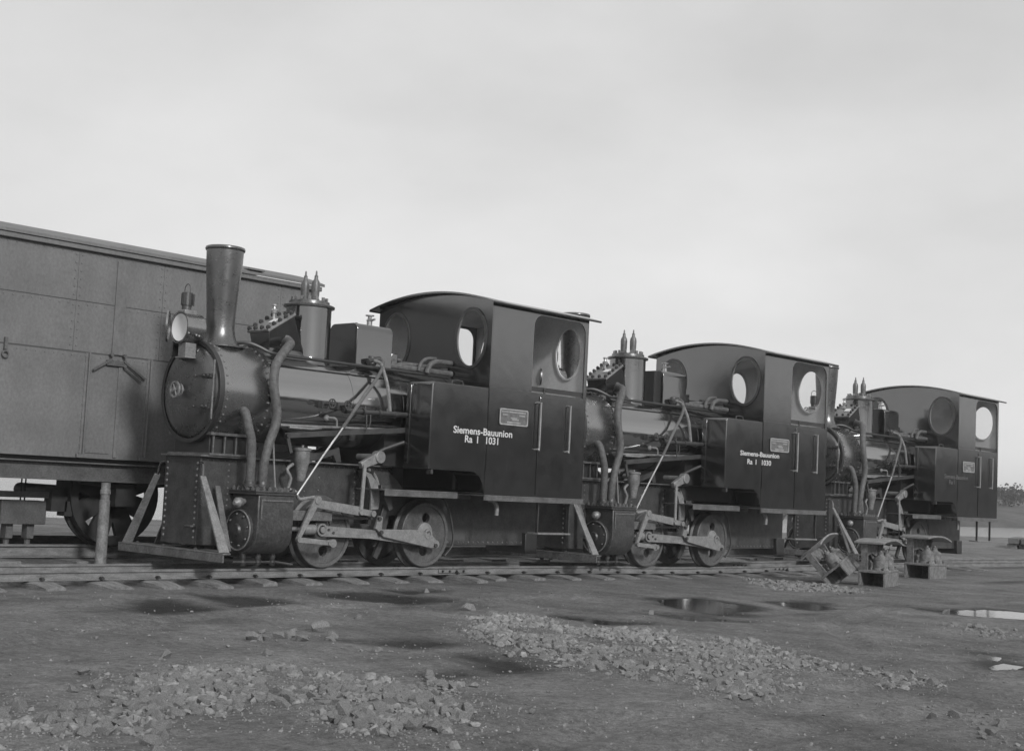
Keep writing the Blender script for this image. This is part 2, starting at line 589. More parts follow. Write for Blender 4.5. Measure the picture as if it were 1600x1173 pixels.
# river behind the yard, reaching the horizon
mb = MB()
mb.add([(-1200, -1200, -0.33), (1000, -1200, -0.33), (1000, -13.0, -0.33), (-1200, -13.0, -0.33)], [(0, 1, 2, 3)])
obj('river', mb, M['river'], kind='structure')

# far bank seen at the right edge
mb = MB()
bx = [-420 + 6 * i for i in range(58)]
by = [-36.5, -38, -41, -45, -50, -56, -64, -75, -90, -110]
bh = [-0.5, 0.1, 0.9, 1.2, 1.5, 2.1, 2.6, 2.9, 3.0, -0.5]
bv_ = []
for j, y in enumerate(by):
    for i, x in enumerate(bx):
        e = min(1.0, (bx[-1] - x) / 9.0)
        hgt = bh[j] * e - 0.6 * (1 - e) + 0.18 * fbm(x, y, 0.11)
        if j in (0, 9):
            hgt = -0.7
        bv_.append((x, y + 1.2 * fbm(x, y, 0.06), hgt))
n_ = len(bx)
mb.v = bv_
mb.f = [(j * n_ + i, j * n_ + i + 1, (j + 1) * n_ + i + 1, (j + 1) * n_ + i) for j in range(len(by) - 1) for i in range(n_ - 1)]
obj('far_bank', mb, M['bank'], ang=180, kind='structure')

# pale air over the flat land
mb = MB()
mb.box(-1250, 1050, -1250, 500, -2.0, 11.0)
hz = bpy.data.materials.new('haze')
hz.use_nodes = True
hz.node_tree.nodes.clear()
ho = hz.node_tree.nodes.new('ShaderNodeOutputMaterial')
hv = hz.node_tree.nodes.new('ShaderNodeVolumePrincipled')
hv.inputs['Color'].default_value = (0.92, 0.92, 0.92, 1)
hv.inputs['Density'].default_value = 0.0012
hz.node_tree.links.new(hv.outputs[0], ho.inputs['Volume'])
obj('haze', mb, hz, kind='stuff')

# puddles: thin sheets of water following outlines on the ground
for k_, (poly, cx, cy, base) in enumerate(PUDC):
    if k_ in (0, 4, 5, 6, 10, 11, 12):     # only wet earth, no standing water
        continue
    pts = []
    n_ = len(poly)
    for i in range(n_):
        a = Vector(poly[i])
        b = Vector(poly[(i + 1) % n_])
        for k in range(4):
            p = a.lerp(b, k / 4)
            d = p - Vector((cx, cy))
            q = d + d.normalized() * 0.16
            pts.append((cx + q.x, cy + q.y))
    mb = MB()
    mb.add([(p[0], p[1], base - 0.0135) for p in pts], [tuple(range(len(pts)))])
    obj('puddle', mb, M['puddle'], kind='structure')

# ------------------------------------------------------------------ narrow gauge track
def rail_mesh(x0, x1, y, h=0.08, base=0.07, head=0.036, yf=ty, zf=tz, step=0.35):
    prof = [(-head / 2, 0), (head / 2, 0), (head / 2, -0.018), (0.006, -0.028), (0.006, -h + 0.014), (base / 2, -h + 0.006), (base / 2, -h),
            (-base / 2, -h), (-base / 2, -h + 0.006), (-0.006, -h + 0.014), (-0.006, -0.028), (-head / 2, -0.018)]
    n = len(prof)
    k = max(2, int((x1 - x0) / step))
    mb = MB()
    for i in range(k + 1):
        x = x0 + (x1 - x0) * i / k
        for p in prof:
            mb.v.append((x, yf(x) + y + p[0], zf(x) + p[1] - 0.001))
    for i in range(k):
        for j in range(n):
            mb.f.append((i * n + j, i * n + (j + 1) % n, (i + 1) * n + (j + 1) % n, (i + 1) * n + j))
    mb.f.append(tuple(range(n)))
    mb.f.append(tuple(range(k * n, (k + 1) * n))[::-1])
    return mb

track = thing('narrow_gauge_track', 'narrow gauge railway track on wooden sleepers under the three engines', 'track')
JO = [7.0, -0.45, -6.6, -12.0, -26]
for a, b in zip(JO[1:], JO):
    for s in (-1, 1):
        obj('rail', rail_mesh(a + 0.004, b - 0.004, 0.33 * s), M['rail'], track)
for x in JO[1:3]:
    for s in (-1, 1):
        mb = MB()
        mb.box(x - 0.2, x + 0.2, ty(x) + 0.33 * s + 0.0075, ty(x) + 0.33 * s + 0.02, tz(x) - 0.062, tz(x) - 0.03)
        fp = obj('fishplate', mb, M['rail'], track)
        mb = MB()
        for k in (-0.15, -0.05, 0.05, 0.15):
            mb.cyl((x + k, ty(x) + 0.33 * s + 0.018, tz(x) - 0.046), (x + k, ty(x) + 0.33 * s + 0.036, tz(x) - 0.046), 0.012, n=6)
        obj('bolts', mb, M['iron'], fp, kind='stuff')
SLX = [6.7, 6.2, 5.68, 5.15, 4.65, 4.13, 3.60, 3.09, 2.58, 2.07, 1.57, 1.05, 0.55, 0.03, -0.46, -0.92, -1.44, -1.97, -2.47, -2.98,
       -3.5, -4.0, -4.52, -5.05, -5.6, -6.15, -6.7, -7.3, -7.9, -8.5, -9.1, -9.7, -10.3, -10.9, -11.5, -12.1, -12.7]
def sleeper_mesh():
    mb = MB()
    L = 0.68 + random.uniform(-0.06, 0.06)
    L2 = 0.68 + random.uniform(-0.06, 0.06)
    wd = 0.108 + random.uniform(-0.012, 0.015)
    k = 7
    for i in range(k + 1):
        y = -L2 + (L + L2) * i / k
        e = 1.0 if 0 < i < k else 0.86
        z0 = -0.0815 + random.uniform(-0.004, 0.0)
        for px, pz in ((-wd, -0.2), (-wd, -0.018), (-wd * 0.72, 0), (wd * 0.72, 0), (wd, -0.018), (wd, -0.2)):
            mb.v.append((px * e + random.uniform(-.006, .006), y, z0 + (pz if pz else random.uniform(-0.008, 0)) - (0.02 if e < 1 else 0)))
    n = 6
    for i in range(k):
        for j in range(n):
            mb.f.append((i * n + j, i * n + (j + 1) % n, (i + 1) * n + (j + 1) % n, (i + 1) * n + j))
    mb.f.append(tuple(range(n)))
    mb.f.append(tuple(range(k * n, (k + 1) * n)))
    return mb.mesh('sleeper', M['sleeper'], 30)
sm = [sleeper_mesh() for _ in range(6)]
mbs = MB()
mbs.prism([(-0.012, -0.075), (0.03, -0.075), (0.03, -0.062), (0.004, -0.05), (-0.02, -0.058), (-0.02, -0.066)], 'x', -0.012, 0.012)
spike_me = mbs.mesh('spike', M['iron'])
for i, x in enumerate(SLX):
    o = obj('sleeper', sm[i % 6], None, track)
    o.location = (x, ty(x) + random.uniform(-0.04, 0.04), tz(x))
    o.rotation_euler = (random.uniform(-0.012, 0.012), random.uniform(-0.03, 0.03), random.uniform(-0.05, 0.05) + (math.pi if i % 2 else 0))
    if x > -7:
        for s in (-1, 1):
            k = obj('spike', spike_me, None, track)
            k.location = (x + random.uniform(-0.03, 0.03), ty(x) + 0.33 * s + 0.04, tz(x))

# broad track under the boxcar
btrack = thing('wagon_track', 'broad gauge railway track under the covered goods wagon', 'track')
BZ = 0.085
for y in (-1.66, -3.26):
    obj('rail', rail_mesh(-14, 16, y, 0.12, 0.12, 0.06, lambda x: 0, lambda x: BZ, 5), M['rail'], btrack)
mb = MB()
mb.box(-0.12, 0.12, -3.75, -1.2, -0.2, BZ - 0.123)
bsl = mb.mesh('sleeper', M['sleeper'])
for i in range(38):
    o = obj('sleeper', bsl, None, btrack)
    o.location = (-14 + 0.8 * i, random.uniform(-0.04, 0.04), random.uniform(-0.01, 0))

# ------------------------------------------------------------------ covered goods wagon
def build_wagon():
    W = thing('covered_goods_wagon', 'long grey riveted covered goods wagon standing behind the front locomotive', 'wagon', (2.4, -1.2, 0))
    X0, X1 = 0.30 - 2.4, 8.9 - 2.4
    def P(x):
        return x - 2.4
    mb = MB()
    mb.box(X0, X1, -2.594, -0.004, 0.912, 2.86)
    obj('body', mb, M['carseam'], W)
    g = 0.0015
    up = [0.30, 0.785, 2.21, 3.13, 4.55, 5.97, 7.4, 8.9]
    lo = [0.30, 2.30, 2.963, 4.9, 6.9, 8.9]
    rows = [(lo, 0.914, 1.888), (up, 1.902, 2.366), (up, 2.374, 2.845)]
    rv = MB()
    for cols, z0, z1 in rows:
        for a, b in zip(cols, cols[1:]):
            mb = MB()
            mb.box(P(a) + g, P(b) - g, -0.0075, 0.0, z0, z1)
            obj('side_panel', mb, M['car'], W, bevel=0.002)
            for xx in (P(a) + 0.03, P(b) - 0.03):
                z = z0 + 0.05
                while z < z1 - 0.02:
                    rv.dot((xx, 0.0, z), (0, 1, 0), 0.010, 0.007, 5)
                    z += 0.075
            xx = P(a) + 0.08
            while xx < P(b) - 0.05:
                rv.dot((xx, 0.0, z1 - 0.025), (0, 1, 0), 0.009, 0.006, 5)
                xx += 0.09
    obj('rivets', rv, M['car'], W, kind='stuff')
    # far side and ends, plain sheets
    mb = MB()
    mb.box(X0, X1, -2.602, -2.595, 0.914, 2.845)
    obj('side_panel', mb, M['car'], W)
    for xe in (X0 - 0.008, X1 + 0.001):
        mb = MB()
        mb.box(xe, xe + 0.007, -2.59, -0.01, 0.914, 2.9)
        obj('end_panel', mb, M['car'], W)
    # door meeting strip, posts and latch
    mb = MB()
    mb.box(P(2.612), P(2.728), 0.0015, 0.013, 1.905, 2.80)
    obj('door_strip', mb, M['car'], W, bevel=0.003)
    mb = MB()
    mb.box(P(2.60), P(2.64), 0.0015, 0.012, 0.93, 1.86)
    obj('door_strip', mb, M['car'], W, bevel=0.003)
    for x in (2.30, 2.963, 4.9, 6.9):
        mb = MB()
        mb.box(P(x) - 0.028, P(x) + 0.028, 0.0015, 0.010, 0.95, 1.895)
        mb.box(P(x) - 0.006, P(x) + 0.006, 0.010, 0.034, 0.95, 1.90)
        mb.box(P(x) - 0.06, P(x) + 0.06, 0.0015, 0.03, 0.915, 0.949)
        obj('door_post', mb, M['car'], W, bevel=0.002)
    mb = MB()
    mb.box(P(2.57), P(2.78), 0.014, 0.03, 1.80, 1.85)
    mb.cyl((P(2.60), 0.015, 1.90), (P(2.60), 0.05, 1.90), 0.018, n=8)
    mb.cyl((P(2.74), 0.015, 1.90), (P(2.74), 0.05, 1.90), 0.018, n=8)
    la = obj('door_latch', mb, M['underframe'], W)
    mb = MB()
    mb.bar((P(2.73), 0.035, 1.86), (P(2.92), 0.03, 1.74), 0.02, 0.012)
    mb.bar((P(2.60), 0.035, 1.85), (P(2.36), 0.03, 1.70), 0.02, 0.012)
    mb.bar((P(2.60), 0.035, 1.80), (P(2.40), 0.03, 1.67), 0.015, 0.012)
    obj('latch_handles', mb, M['underframe'], la)
    mb = MB()
    mb.ring(0.035, 0.022, 0.014, (P(3.79), 0.016, 1.80), (0, 1, 0), 14)
    mb.box(P(3.775), P(3.805), 0.002, 0.03, 1.84, 1.95)
    obj('tie_ring', mb, M['underframe'], W)
    # low sill strips on the doors
    mb = MB()
    mb.box(P(2.68), P(2.93), 0.0015, 0.008, 0.965, 1.0)
    obj('sill_strip', mb, M['car'], W)
    # roof
    prof = []
    for i in range(25):
        a = -1 + 2 * i / 24
        prof.append((-1.3 + 1.36 * a, 2.925 + 0.22 * (1 - a * a)))
    poly = prof + [(p[0], p[1] - 0.03) for p in reversed(prof)]
    mb = MB()
    mb.prism(poly, 'x', X0 - 0.05, X1 + 0.05)
    roof = obj('roof', mb, M['car'], W, ang=50)
    mb = MB()
    mb.box(X0 - 0.03, X1 + 0.03, 0.002, 0.045, 2.846, 2.893)
    obj('cornice', mb, M['car'], roof, bevel=0.006)
    mb = MB()
    for x in (1.15,):
        mb.box(P(x) - 0.1, P(x) + 0.1, -0.10, 0.06, 2.945, 2.962)
    obj('roof_clip', mb, M['car'], roof)
    # underframe
    mb = MB()
    mb.prism([(-0.06, 0.70), (0.015, 0.70), (0.015, 0.713), (-0.045, 0.713), (-0.045, 0.862), (0.015, 0.862), (0.015, 0.875), (-0.06, 0.875)], 'x', X0, X1)
    obj('solebar', mb, M['underframe'], W)
    mb = MB()
    mb.box(X0, X1, -2.59, -2.53, 0.70, 0.875)
    obj('solebar', mb, M['underframe'], W)
    mb = MB()
    mb.box(X0, X1, -2.5, -0.09, 0.875, 0.91)
    obj('floor', mb, M['carseam'], W)
    for xw in (2.4, 7.2):
        ax = MB()
        ax.cyl((P(xw), -2.2, 0.565), (P(xw), -0.25, 0.565), 0.07)
        axo = obj('axle', ax, M['carwheel'], W)
        for y in (-0.40,):
            mb = MB()
            c = (P(xw), y, 0.565)
            mb.ring(0.475, 0.395, 0.12, c, (0, 1, 0), 44)
            mb.ring(0.505, 0.40, 0.03, (P(xw), y - 0.02, 0.565), (0, 1, 0), 44)
            mb.cyl((P(xw), y - 0.03, 0.565), (P(xw), y + 0.15, 0.565), 0.11)
            for k in range(8):
                a = k * math.pi / 4 + 0.35
                p0 = Vector(c) + Vector((0.08 * math.cos(a), 0.055, 0.08 * math.sin(a)))
                p1 = Vector(c) + Vector((0.41 * math.cos(a), 0.055, 0.41 * math.sin(a)))
                mb.bar(p0, p1, 0.16, 0.05, up=(-math.sin(a), 0, math.cos(a)), h1=0.22)
            obj('wheel', mb, M['carwheel'], W)
        mb = MB()
        mb.box(P(xw) - 0.11, P(xw) + 0.11, -0.24, -0.10, 0.47, 0.68)
        mb.bar((P(xw) - 0.5, -0.13, 0.69), (P(xw) - 0.1, -0.13, 0.66), 0.03, 0.08)
        mb.bar((P(xw) + 0.5, -0.13, 0.69), (P(xw) + 0.1, -0.13, 0.66), 0.03, 0.08)
        obj('axle_box', mb, M['carwheel'], W)
        mb = MB()
        mb.prism([(P(xw) - 0.46, 0.70), (P(xw) + 0.46, 0.70), (P(xw) + 0.40, 0.62), (P(xw) + 0.16, 0.44), (P(xw) - 0.16, 0.44), (P(xw) - 0.40, 0.62)], 'y', -0.53, -0.515)
        obj('axle_guard', mb, M['carwheel'], W)
    # brake gear left of the wheel
    mb = MB()
    mb.box(P(2.90), P(3.06), -0.44, -0.30, 0.40, 0.62)
    mb.box(P(2.84), P(2.92), -0.44, -0.30, 0.36, 0.50)
    mb.box(P(2.86), P(2.95), -0.44, -0.30, 0.55, 0.70)
    obj('brake_block', mb, M['carwheel'], W)
    mb = MB()
    mb.box(P(2.95), P(5.4), -0.40, -0.35, 0.522, 0.578)
    obj('brake_rod', mb, M['underframe'], W)
    mb = MB()
    mb.box(P(3.05), P(3.50), -0.62, -0.40, 0.272, 0.492)
    bx_ = obj('brake_box', mb, M['underframe'], W, bevel=0.006)
    for x in (3.27, 3.31):
        mb = MB()
        mb.cyl((P(x), -0.42, 0.49), (P(x), -0.42, 0.72), 0.008, n=6)
        obj('hanger_rod', mb, M['carwheel'], bx_)
    for x in (3.17, 3.38):
        mb = MB()
        mb.box(P(x) - 0.035, P(x) + 0.035, -0.55, -0.45, 0.14, 0.2715)
        mb.cyl((P(x), -0.50, 0.14), (P(x), -0.50, 0.02), 0.028, n=8)
        obj('hanger_block', mb, M['underframe'], bx_)
    for x in (X0 + 0.02, X1 - 0.08):
        mb = MB()
        mb.box(x, x + 0.06, -2.5, -0.1, 0.68, 0.87)
        obj('headstock', mb, M['underframe'], W)
    return W
build_wagon()

# steel post standing in front of the wagon wheel
mb = MB()
zb = gz(2.80, -1.0) - 0.02
mb.lathe([(0.062, 0), (0.058, 0.30), (0.055, 0.53 - zb), (0.047, 0.537 - zb), (0.047, 0.585 - zb), (0.056, 0.59 - zb), (0.056, 0.625 - zb), (0.048, 0.63 - zb), (0.048, 0.695 - zb)],
         (2.80, -1.0, zb), (0, 0, 1), 20)
po = obj('steel_post', mb, M['stay'])
po.scale = (0.88, 0.88, 1.0)
po.location = (2.80 * 0.12, -1.0 * 0.12, 0)
tag(po, 'round pale steel prop post standing upright in front of the goods wagon wheel', 'post')

# ------------------------------------------------------------------ locomotive
def ell_hole_sheet(x, y0, y1, ztop, z0, holes, t):
    """a sheet in the yz plane with elliptic holes; ztop(y) is its upper edge"""
    bm = bmesh.new()
    outline = [(y0, z0), (y1, z0)] + [(y1 + (y0 - y1) * i / 24, ztop(y1 + (y0 - y1) * i / 24)) for i in range(25)]
    ev = []
    def loop(pts):
        vv = [bm.verts.new((x, p[0], p[1])) for p in pts]
        for i in range(len(vv)):
            ev.append(bm.edges.new((vv[i], vv[(i + 1) % len(vv)])))
    loop(outline)
    for (cy, cz, ry, rz) in holes:
        loop([(cy + ry * math.cos(2 * math.pi * k / 36), cz + rz * math.sin(2 * math.pi * k / 36)) for k in range(36)])
    bmesh.ops.triangle_fill(bm, use_beauty=True, use_dissolve=False, edges=ev)
    r = bmesh.ops.extrude_face_region(bm, geom=list(bm.faces))
    bmesh.ops.translate(bm, verts=[v for v in r['geom'] if isinstance(v, bmesh.types.BMVert)], vec=(t, 0, 0))
    bmesh.ops.recalc_face_normals(bm, faces=bm.faces)
    return bm

def bm_obj(name, bm, m, parent, ang=35):
    me = bpy.data.meshes.new(name)
    bm.to_mesh(me)
    bm.free()
    me.materials.append(m)
    me.set_sharp_from_angle(angle=math.radians(ang))
    o = bpy.data.objects.new(name, me)
    COL.objects.link(o)
    o.parent = parent
    return o

CREST = 0.135
def roofz(y):
    a = y / 0.92
    return 2.690 + CREST * (1 - a * a)

def build_loco(label):
    L = thing('steam_locomotive', label, 'locomotive', group='small black side tank steam locomotives on the track')
    # ---- frame
    for s in (-1, 1):
        mb = MB()
        y = 0.235 * s
        poly = [(2.635, 0.20), (2.635, 0.968), (0.46, 0.968), (0.30, 0.85), (0.18, 0.745), (-1.80, 0.745), (-1.80, 0.215), (-0.36, 0.215), (-0.36, 0.50), (0.38, 0.50),
                (0.42, 0.30), (0.9, 0.30), (0.98, 0.5), (1.66, 0.5), (1.75, 0.20)]
        mb.prism(poly, 'y', y - 0.012, y + 0.012)
        obj('frame_plate', mb, M['frame'], L, bevel=0.002)
    mb = MB()
    mb.box(-1.79, -0.40, -0.22, 0.22, 0.25, 0.74)
    mb.box(0.50, 2.64, -0.22, 0.22, 0.45, 0.965)
    obj('well_tank', mb, M['iron'], L)
    rv = MB()
    for s in (-1, 1):
        y = 0.247 * s
        d = (0, s, 0)
        for i in range(36):
            rv.dot((0.52 + i * 0.06, y, 0.945), d, 0.009, 0.008, 5)
        for x in (0.86, 1.47, 2.33, 2.60):
            for k in range(8):
                rv.dot((x, y, 0.55 + k * 0.052), d, 0.010, 0.009, 5)
        for k in range(3):
            rv.dot((1.30, y, 0.60 + k * 0.12), d, 0.010, 0.009, 5)
        for i in range(18):
            rv.dot((-0.45 - i * 0.075, y, 0.243), d, 0.012, 0.010, 5)
    for s in (-1, 1):
        for i in range(13):
            rv.dot((2.648, 0.232 * s, 0.265 + i * 0.054), (1, 0, 0), 0.014, 0.012, 6)
    for s in (-1, 1):
        for k in range(9):
            rv.dot((-0.02 - k * 0.05, 0.30 * s, 0.735), (0, s, 0), 0.01, 0.009, 5)
    obj('rivets', rv, M['rivet'], L, kind='stuff')
    # flat sheet on the rear frame, standing in for a lightening hole's shade
    for s in (-1, 1):
        mb = MB()
        mb.box(-0.70, -0.45, 0.2475 * s - 0.0015, 0.2475 * s + 0.0015, 0.262, 0.42)
        obj('frame_hole_shade', mb, M['carseam'], L)
    # ---- front plate, beam and stays
    mb = MB()
    mb.box(2.636, 2.648, -0.272, 0.272, 0.20, 0.972)
    fp = obj('front_plate', mb, M['frame'], L, bevel=0.003)
    mb = MB()
    mb.tube([(2.648, 0.15, 0.36), (2.68, 0.15, 0.36), (2.68, 0.235, 0.36), (2.648, 0.235, 0.36)], 0.012, 8, 2)
    obj('plate_handle', mb, M['grime'], fp)
    mb = MB()
    mb.prism([(2.74, -0.82), (2.74, 0.82), (2.66, 0.82), (2.46, 0.50), (2.46, -0.50), (2.66, -0.82)], 'z', 0.150, 0.164)
    mb.prism([(2.74, -0.82), (2.74, 0.82), (2.726, 0.82), (2.726, -0.82)], 'z', 0.085, 0.1495)
    fb = obj('front_beam', mb, M['board'], L, bevel=0.004)
    mb = MB()
    for y in (-0.62, -0.2, 0.3, 0.66):
        mb.dot((2.66, y, 0.164), (0, 0, 1), 0.022, 0.02, 6)
    obj('beam_bolts', mb, M['grime'], fb, kind='stuff')
    for s in (-1, 1):
        mb = MB()
        mb.bar((2.672, 0.355 * s, 0.80), (2.685, 0.755 * s, 0.165), 0.055, 0.014, up=(1, 0, 0), h1=0.10)
        obj('beam_stay', mb, M['stay'], L)
        mb = MB()
        mb.bar((2.47, 0.29 * s, 0.72), (2.50, 0.545 * s, 0.165), 0.05, 0.014, up=(1, 0, 0), h1=0.07)
        obj('beam_stay', mb, M['edge'], L)
        mb = MB()
        mb.tube([(2.642, 0.26 * s, 0.92), (2.66, 0.33 * s, 0.90), (2.67, 0.353 * s, 0.80)], 0.012, 8, 3)
        obj('stay_bracket', mb, M['black'], L)
    # ---- running plate over the frame
    mb = MB()
    mb.box(0.44, 2.68, -0.315, 0.315, 0.972, 0.988)
    obj('running_plate', mb, M['edge'], L, bevel=0.003)
    # ---- smokebox
    AX = 1.553
    mb = MB()
    mb.lathe([(0.445, 0), (0.452, 0.01), (0.452, 0.555)], (2.03, 0, AX), (1, 0, 0), 56)
    sb = obj('smokebox', mb, M['smoke'], L)
    mb = MB()
    mb.ring(0.462, 0.425, 0.05, (2.575, 0, AX), (1, 0, 0), 56)
    obj('front_ring', mb, M['iron'], sb, bevel=0.003)
    rv = MB()
    for x in (2.09, 2.54):
        for k in range(40):
            a = 2 * math.pi * k / 40
            d = Vector((0, math.cos(a), math.sin(a)))
            rv.dot(Vector((x, 0, AX)) + d * 0.451, d, 0.012, 0.010, 6)
    obj('rivets', rv, M['rivet'], sb, kind='stuff')
    mb = MB()
    mb.lathe([(0.42, 0), (0.415, 0.015), (0.37, 0.045), (0.28, 0.075), (0.17, 0.095), (0.06, 0.103)], (2.60, 0, AX), (1, 0, 0), 56)
    dr = obj('smokebox_door', mb, M['stack'], L, ang=60)
    mb = MB()
    mb.ring(0.075, 0.06, 0.016, (2.775, 0, AX), (1, 0, 0), 22)
    mb.cyl((2.695, 0, AX), (2.80, 0, AX), 0.018, n=10)
    for k in range(4):
        a = k * math.pi / 2 + 0.5
        mb.cyl((2.783, 0, AX), (2.783, 0.066 * math.cos(a), AX + 0.066 * math.sin(a)), 0.007, n=6)
    mb.ring(0.055, 0.042, 0.014, (2.73, 0, AX), (1, 0, 0), 22)
    obj('hand_wheel', mb, M['steel'], dr)
    for z in (1.68, 1.41):
        mb = MB()
        mb.prism([(0.12, z), (0.395, z + 0.018), (0.395, z - 0.018)], 'x', 2.684, 2.694)
        mb.prism([(0.25, z + 0.02), (0.395, z + 0.018), (0.395, z - 0.018), (0.25, z - 0.02)], 'x', 2.64, 2.684)
        for y in (0.17, 0.30, 0.36):
            mb.dot((2.694, y, z), (1, 0, 0), 0.013, 0.012, 6)
        obj('hinge_strap', mb, M['grime'], dr)
    mb = MB()
    mb.cyl((2.665, 0.405, 1.30), (2.665, 0.405, 1.82), 0.010, n=8)
    obj('hinge_rod', mb, M['edge'], dr)
    # saddle under the smokebox
    mb = MB()
    mb.box(2.16, 2.57, -0.27, 0.27, 0.989, 1.165)
    sd = obj('smokebox_saddle', mb, M['iron'], L, bevel=0.004)
    mb = MB()
    mb.box(2.14, 2.60, -0.33, 0.33, 1.166, 1.19)
    mb.box(2.14, 2.60, -0.33, 0.33, 0.9885, 1.008)
    obj('saddle_flange', mb, M['edge'], sd)
    for x in (2.19, 2.31, 2.43, 2.55):
        mb = MB()
        mb.cyl((x, 0.30, 1.0), (x, 0.30, 1.18), 0.014, n=8)
        obj('saddle_bolt', mb, M['grime'], sd)
    # ---- chimney
    mb = MB()
    mb.lathe([(0.215, 1.955), (0.196, 1.985), (0.158, 2.03), (0.136, 2.09), (0.127, 2.16), (0.134, 2.30), (0.148, 2.50), (0.164, 2.73), (0.169, 2.856),
              (0.177, 2.860), (0.182, 2.874), (0.177, 2.890), (0.167, 2.894), (0.155, 2.890), (0.155, 2.6)], (2.35, 0, 0), (0, 0, 1), 44)
    ch = obj('chimney', mb, M['stack'], L, ang=60)
    mb = MB()
    mb.ring(0.235, 0.15, 0.012, (2.35, 0, 1.972), (0, 0, 1), 40)
    for k in range(8):
        a = k * math.pi / 4
        mb.dot((2.35 + 0.212 * math.cos(a), 0.212 * math.sin(a), 1.984), (0, 0, 1), 0.016, 0.014, 6)
    obj('chimney_flange', mb, M['stack'], ch)
    # ---- boiler
    mb = MB()
    mb.lathe([(0.418, 0), (0.418, 2.35)], (-0.31, 0, AX), (1, 0, 0), 64)
    bo = obj('boiler', mb, M['boiler'], L)
    for x in (2.0, 1.05, 0.40):
        mb = MB()
        mb.ring(0.4215, 0.417, 0.045, (x - 0.022, 0, AX), (1, 0, 0), 64)
        obj('boiler_band', mb, M['boiler'], bo)
    mb = MB()
    mb.box(-0.31, 0.60, -0.36, 0.36, 0.99, 1.50)
    obj('firebox', mb, M['iron'], L)
    for s in (-1, 1):
        mb = MB()
        mb.tube([(2.25, 0.10 * s, 2.02), (2.17, 0.18 * s, 2.03), (2.08, 0.24 * s, 2.00), (1.98, 0.29 * s, 1.955), (1.78, 0.30 * s, 1.945), (0.92, 0.30 * s, 1.940), (-0.30, 0.30 * s, 1.935)], 0.016, 8, 3)
        obj('hand_rail', mb, M['iron'], L)
    # ---- dome with regulator box and safety valves
    mb = MB()
    mb.lathe([(0.245, 1.90), (0.222, 1.955), (0.218, 2.0), (0.218, 2.462)], (1.345, 0, 0), (0, 0, 1), 48)
    do = obj('steam_dome', mb, M['dome'], L, ang=50)
    mb = MB()
    mb.lathe([(0.222, 2.458), (0.246, 2.463), (0.248, 2.482), (0.235, 2.490), (0.198, 2.492), (0.195, 2.525), (0.12, 2.538), (0.03, 2.540)], (1.345, 0, 0), (0, 0, 1), 48)
    dc = obj('dome_cover', mb, M['stack'], do, ang=30)
    mb = MB()
    for k in range(14):
        a = 2 * math.pi * k / 14
        mb.cyl((1.345 + 0.165 * math.cos(a), 0.165 * math.sin(a), 2.53), (1.345 + 0.165 * math.cos(a), 0.165 * math.sin(a), 2.563), 0.017, n=6)
    obj('cover_bolts', mb, M['smoke'], dc, kind='stuff')
    for s in (-1, 1):
        mb = MB()
        mb.lathe([(0.040, 2.535), (0.044, 2.55), (0.036, 2.56), (0.039, 2.60), (0.041, 2.69), (0.036, 2.72), (0.020, 2.745), (0.017, 2.77), (0.020, 2.775),
                  (0.010, 2.785), (0.008, 2.82), (0.004, 2.828)], (1.345 - 0.02 * s, 0.056 * s, 0), (0, 0, 1), 18)
        obj('safety_valve', mb, M['edge'], do)
    # regulator box: slanting bolted lid in front of the dome
    A = Vector((1.915, 0, 2.165))
    B = Vector((1.63, 0, 2.345))
    u = (B - A).normalized()
    nrm = Vector((-u.z, 0, u.x)) * -1
    if nrm.z < 0:
        nrm = -nrm
    mb = MB()
    hw = 0.15
    vs_ = [(A.x, -hw, A.z), (A.x, hw, A.z), (B.x, hw, B.z), (B.x, -hw, B.z),
           (1.885, -hw * 0.9, 2.02), (1.885, hw * 0.9, 2.02), (1.50, hw * 0.9, 2.02), (1.50, -hw * 0.9, 2.02)]
    mb.add(vs_, [(0, 1, 2, 3), (4, 7, 6, 5), (0, 4, 5, 1), (1, 5, 6, 2), (2, 6, 7, 3), (3, 7, 4, 0)])
    mb.add([(1.96, -0.19, 1.93), (1.96, 0.19, 1.93), (1.42, 0.19, 1.93), (1.42, -0.19, 1.93), (1.87, -0.12, 2.04), (1.87, 0.12, 2.04), (1.5, 0.12, 2.04), (1.5, -0.12, 2.04)],
           [(3, 2, 1, 0), (4, 5, 6, 7), (0, 1, 5, 4), (1, 2, 6, 5), (2, 3, 7, 6), (3, 0, 4, 7)])
    rb = obj('regulator_box', mb, M['black'], L, bevel=0.006)
    mtx = Matrix.Translation(A) @ Matrix((u, Vector((0, 1, 0)), nrm)).transposed().to_4x4()
    mb = MB()
    LL = (B - A).length
    mb.box(-0.012, LL + 0.012, -hw - 0.015, hw + 0.015, 0.002, 0.026, mtx)
    obj('regulator_lid', mb, M['galv'], rb, bevel=0.003)
    mb = MB()
    mb.box(LL * 0.36, LL * 0.58, 0.02, 0.10, 0.026, 0.044, mtx)
    obj('lid_plate', mb, M['inside'], rb)
    mb = MB()
    for i in range(5):
        for yy in (-hw + 0.005, hw - 0.005):
            p = mtx @ Vector((0.015 + (LL - 0.03) * i / 4, yy, 0.026))
            mb.lathe([(0.021, 0), (0.021, 0.024), (0.012, 0.025), (0.012, 0.034)], p, nrm, 6)
    for i in (0, 4):
        for yy in (-0.05, 0.05):
            p = mtx @ Vector((0.015 + (LL - 0.03) * i / 4, yy, 0.026))
            mb.lathe([(0.021, 0), (0.021, 0.024), (0.012, 0.025), (0.012, 0.034)], p, nrm, 6)
    obj('lid_bolts', mb, M['grime'], rb, kind='stuff')
    mb = MB()
    p = mtx @ Vector((LL * 0.68, -0.03, 0.026))
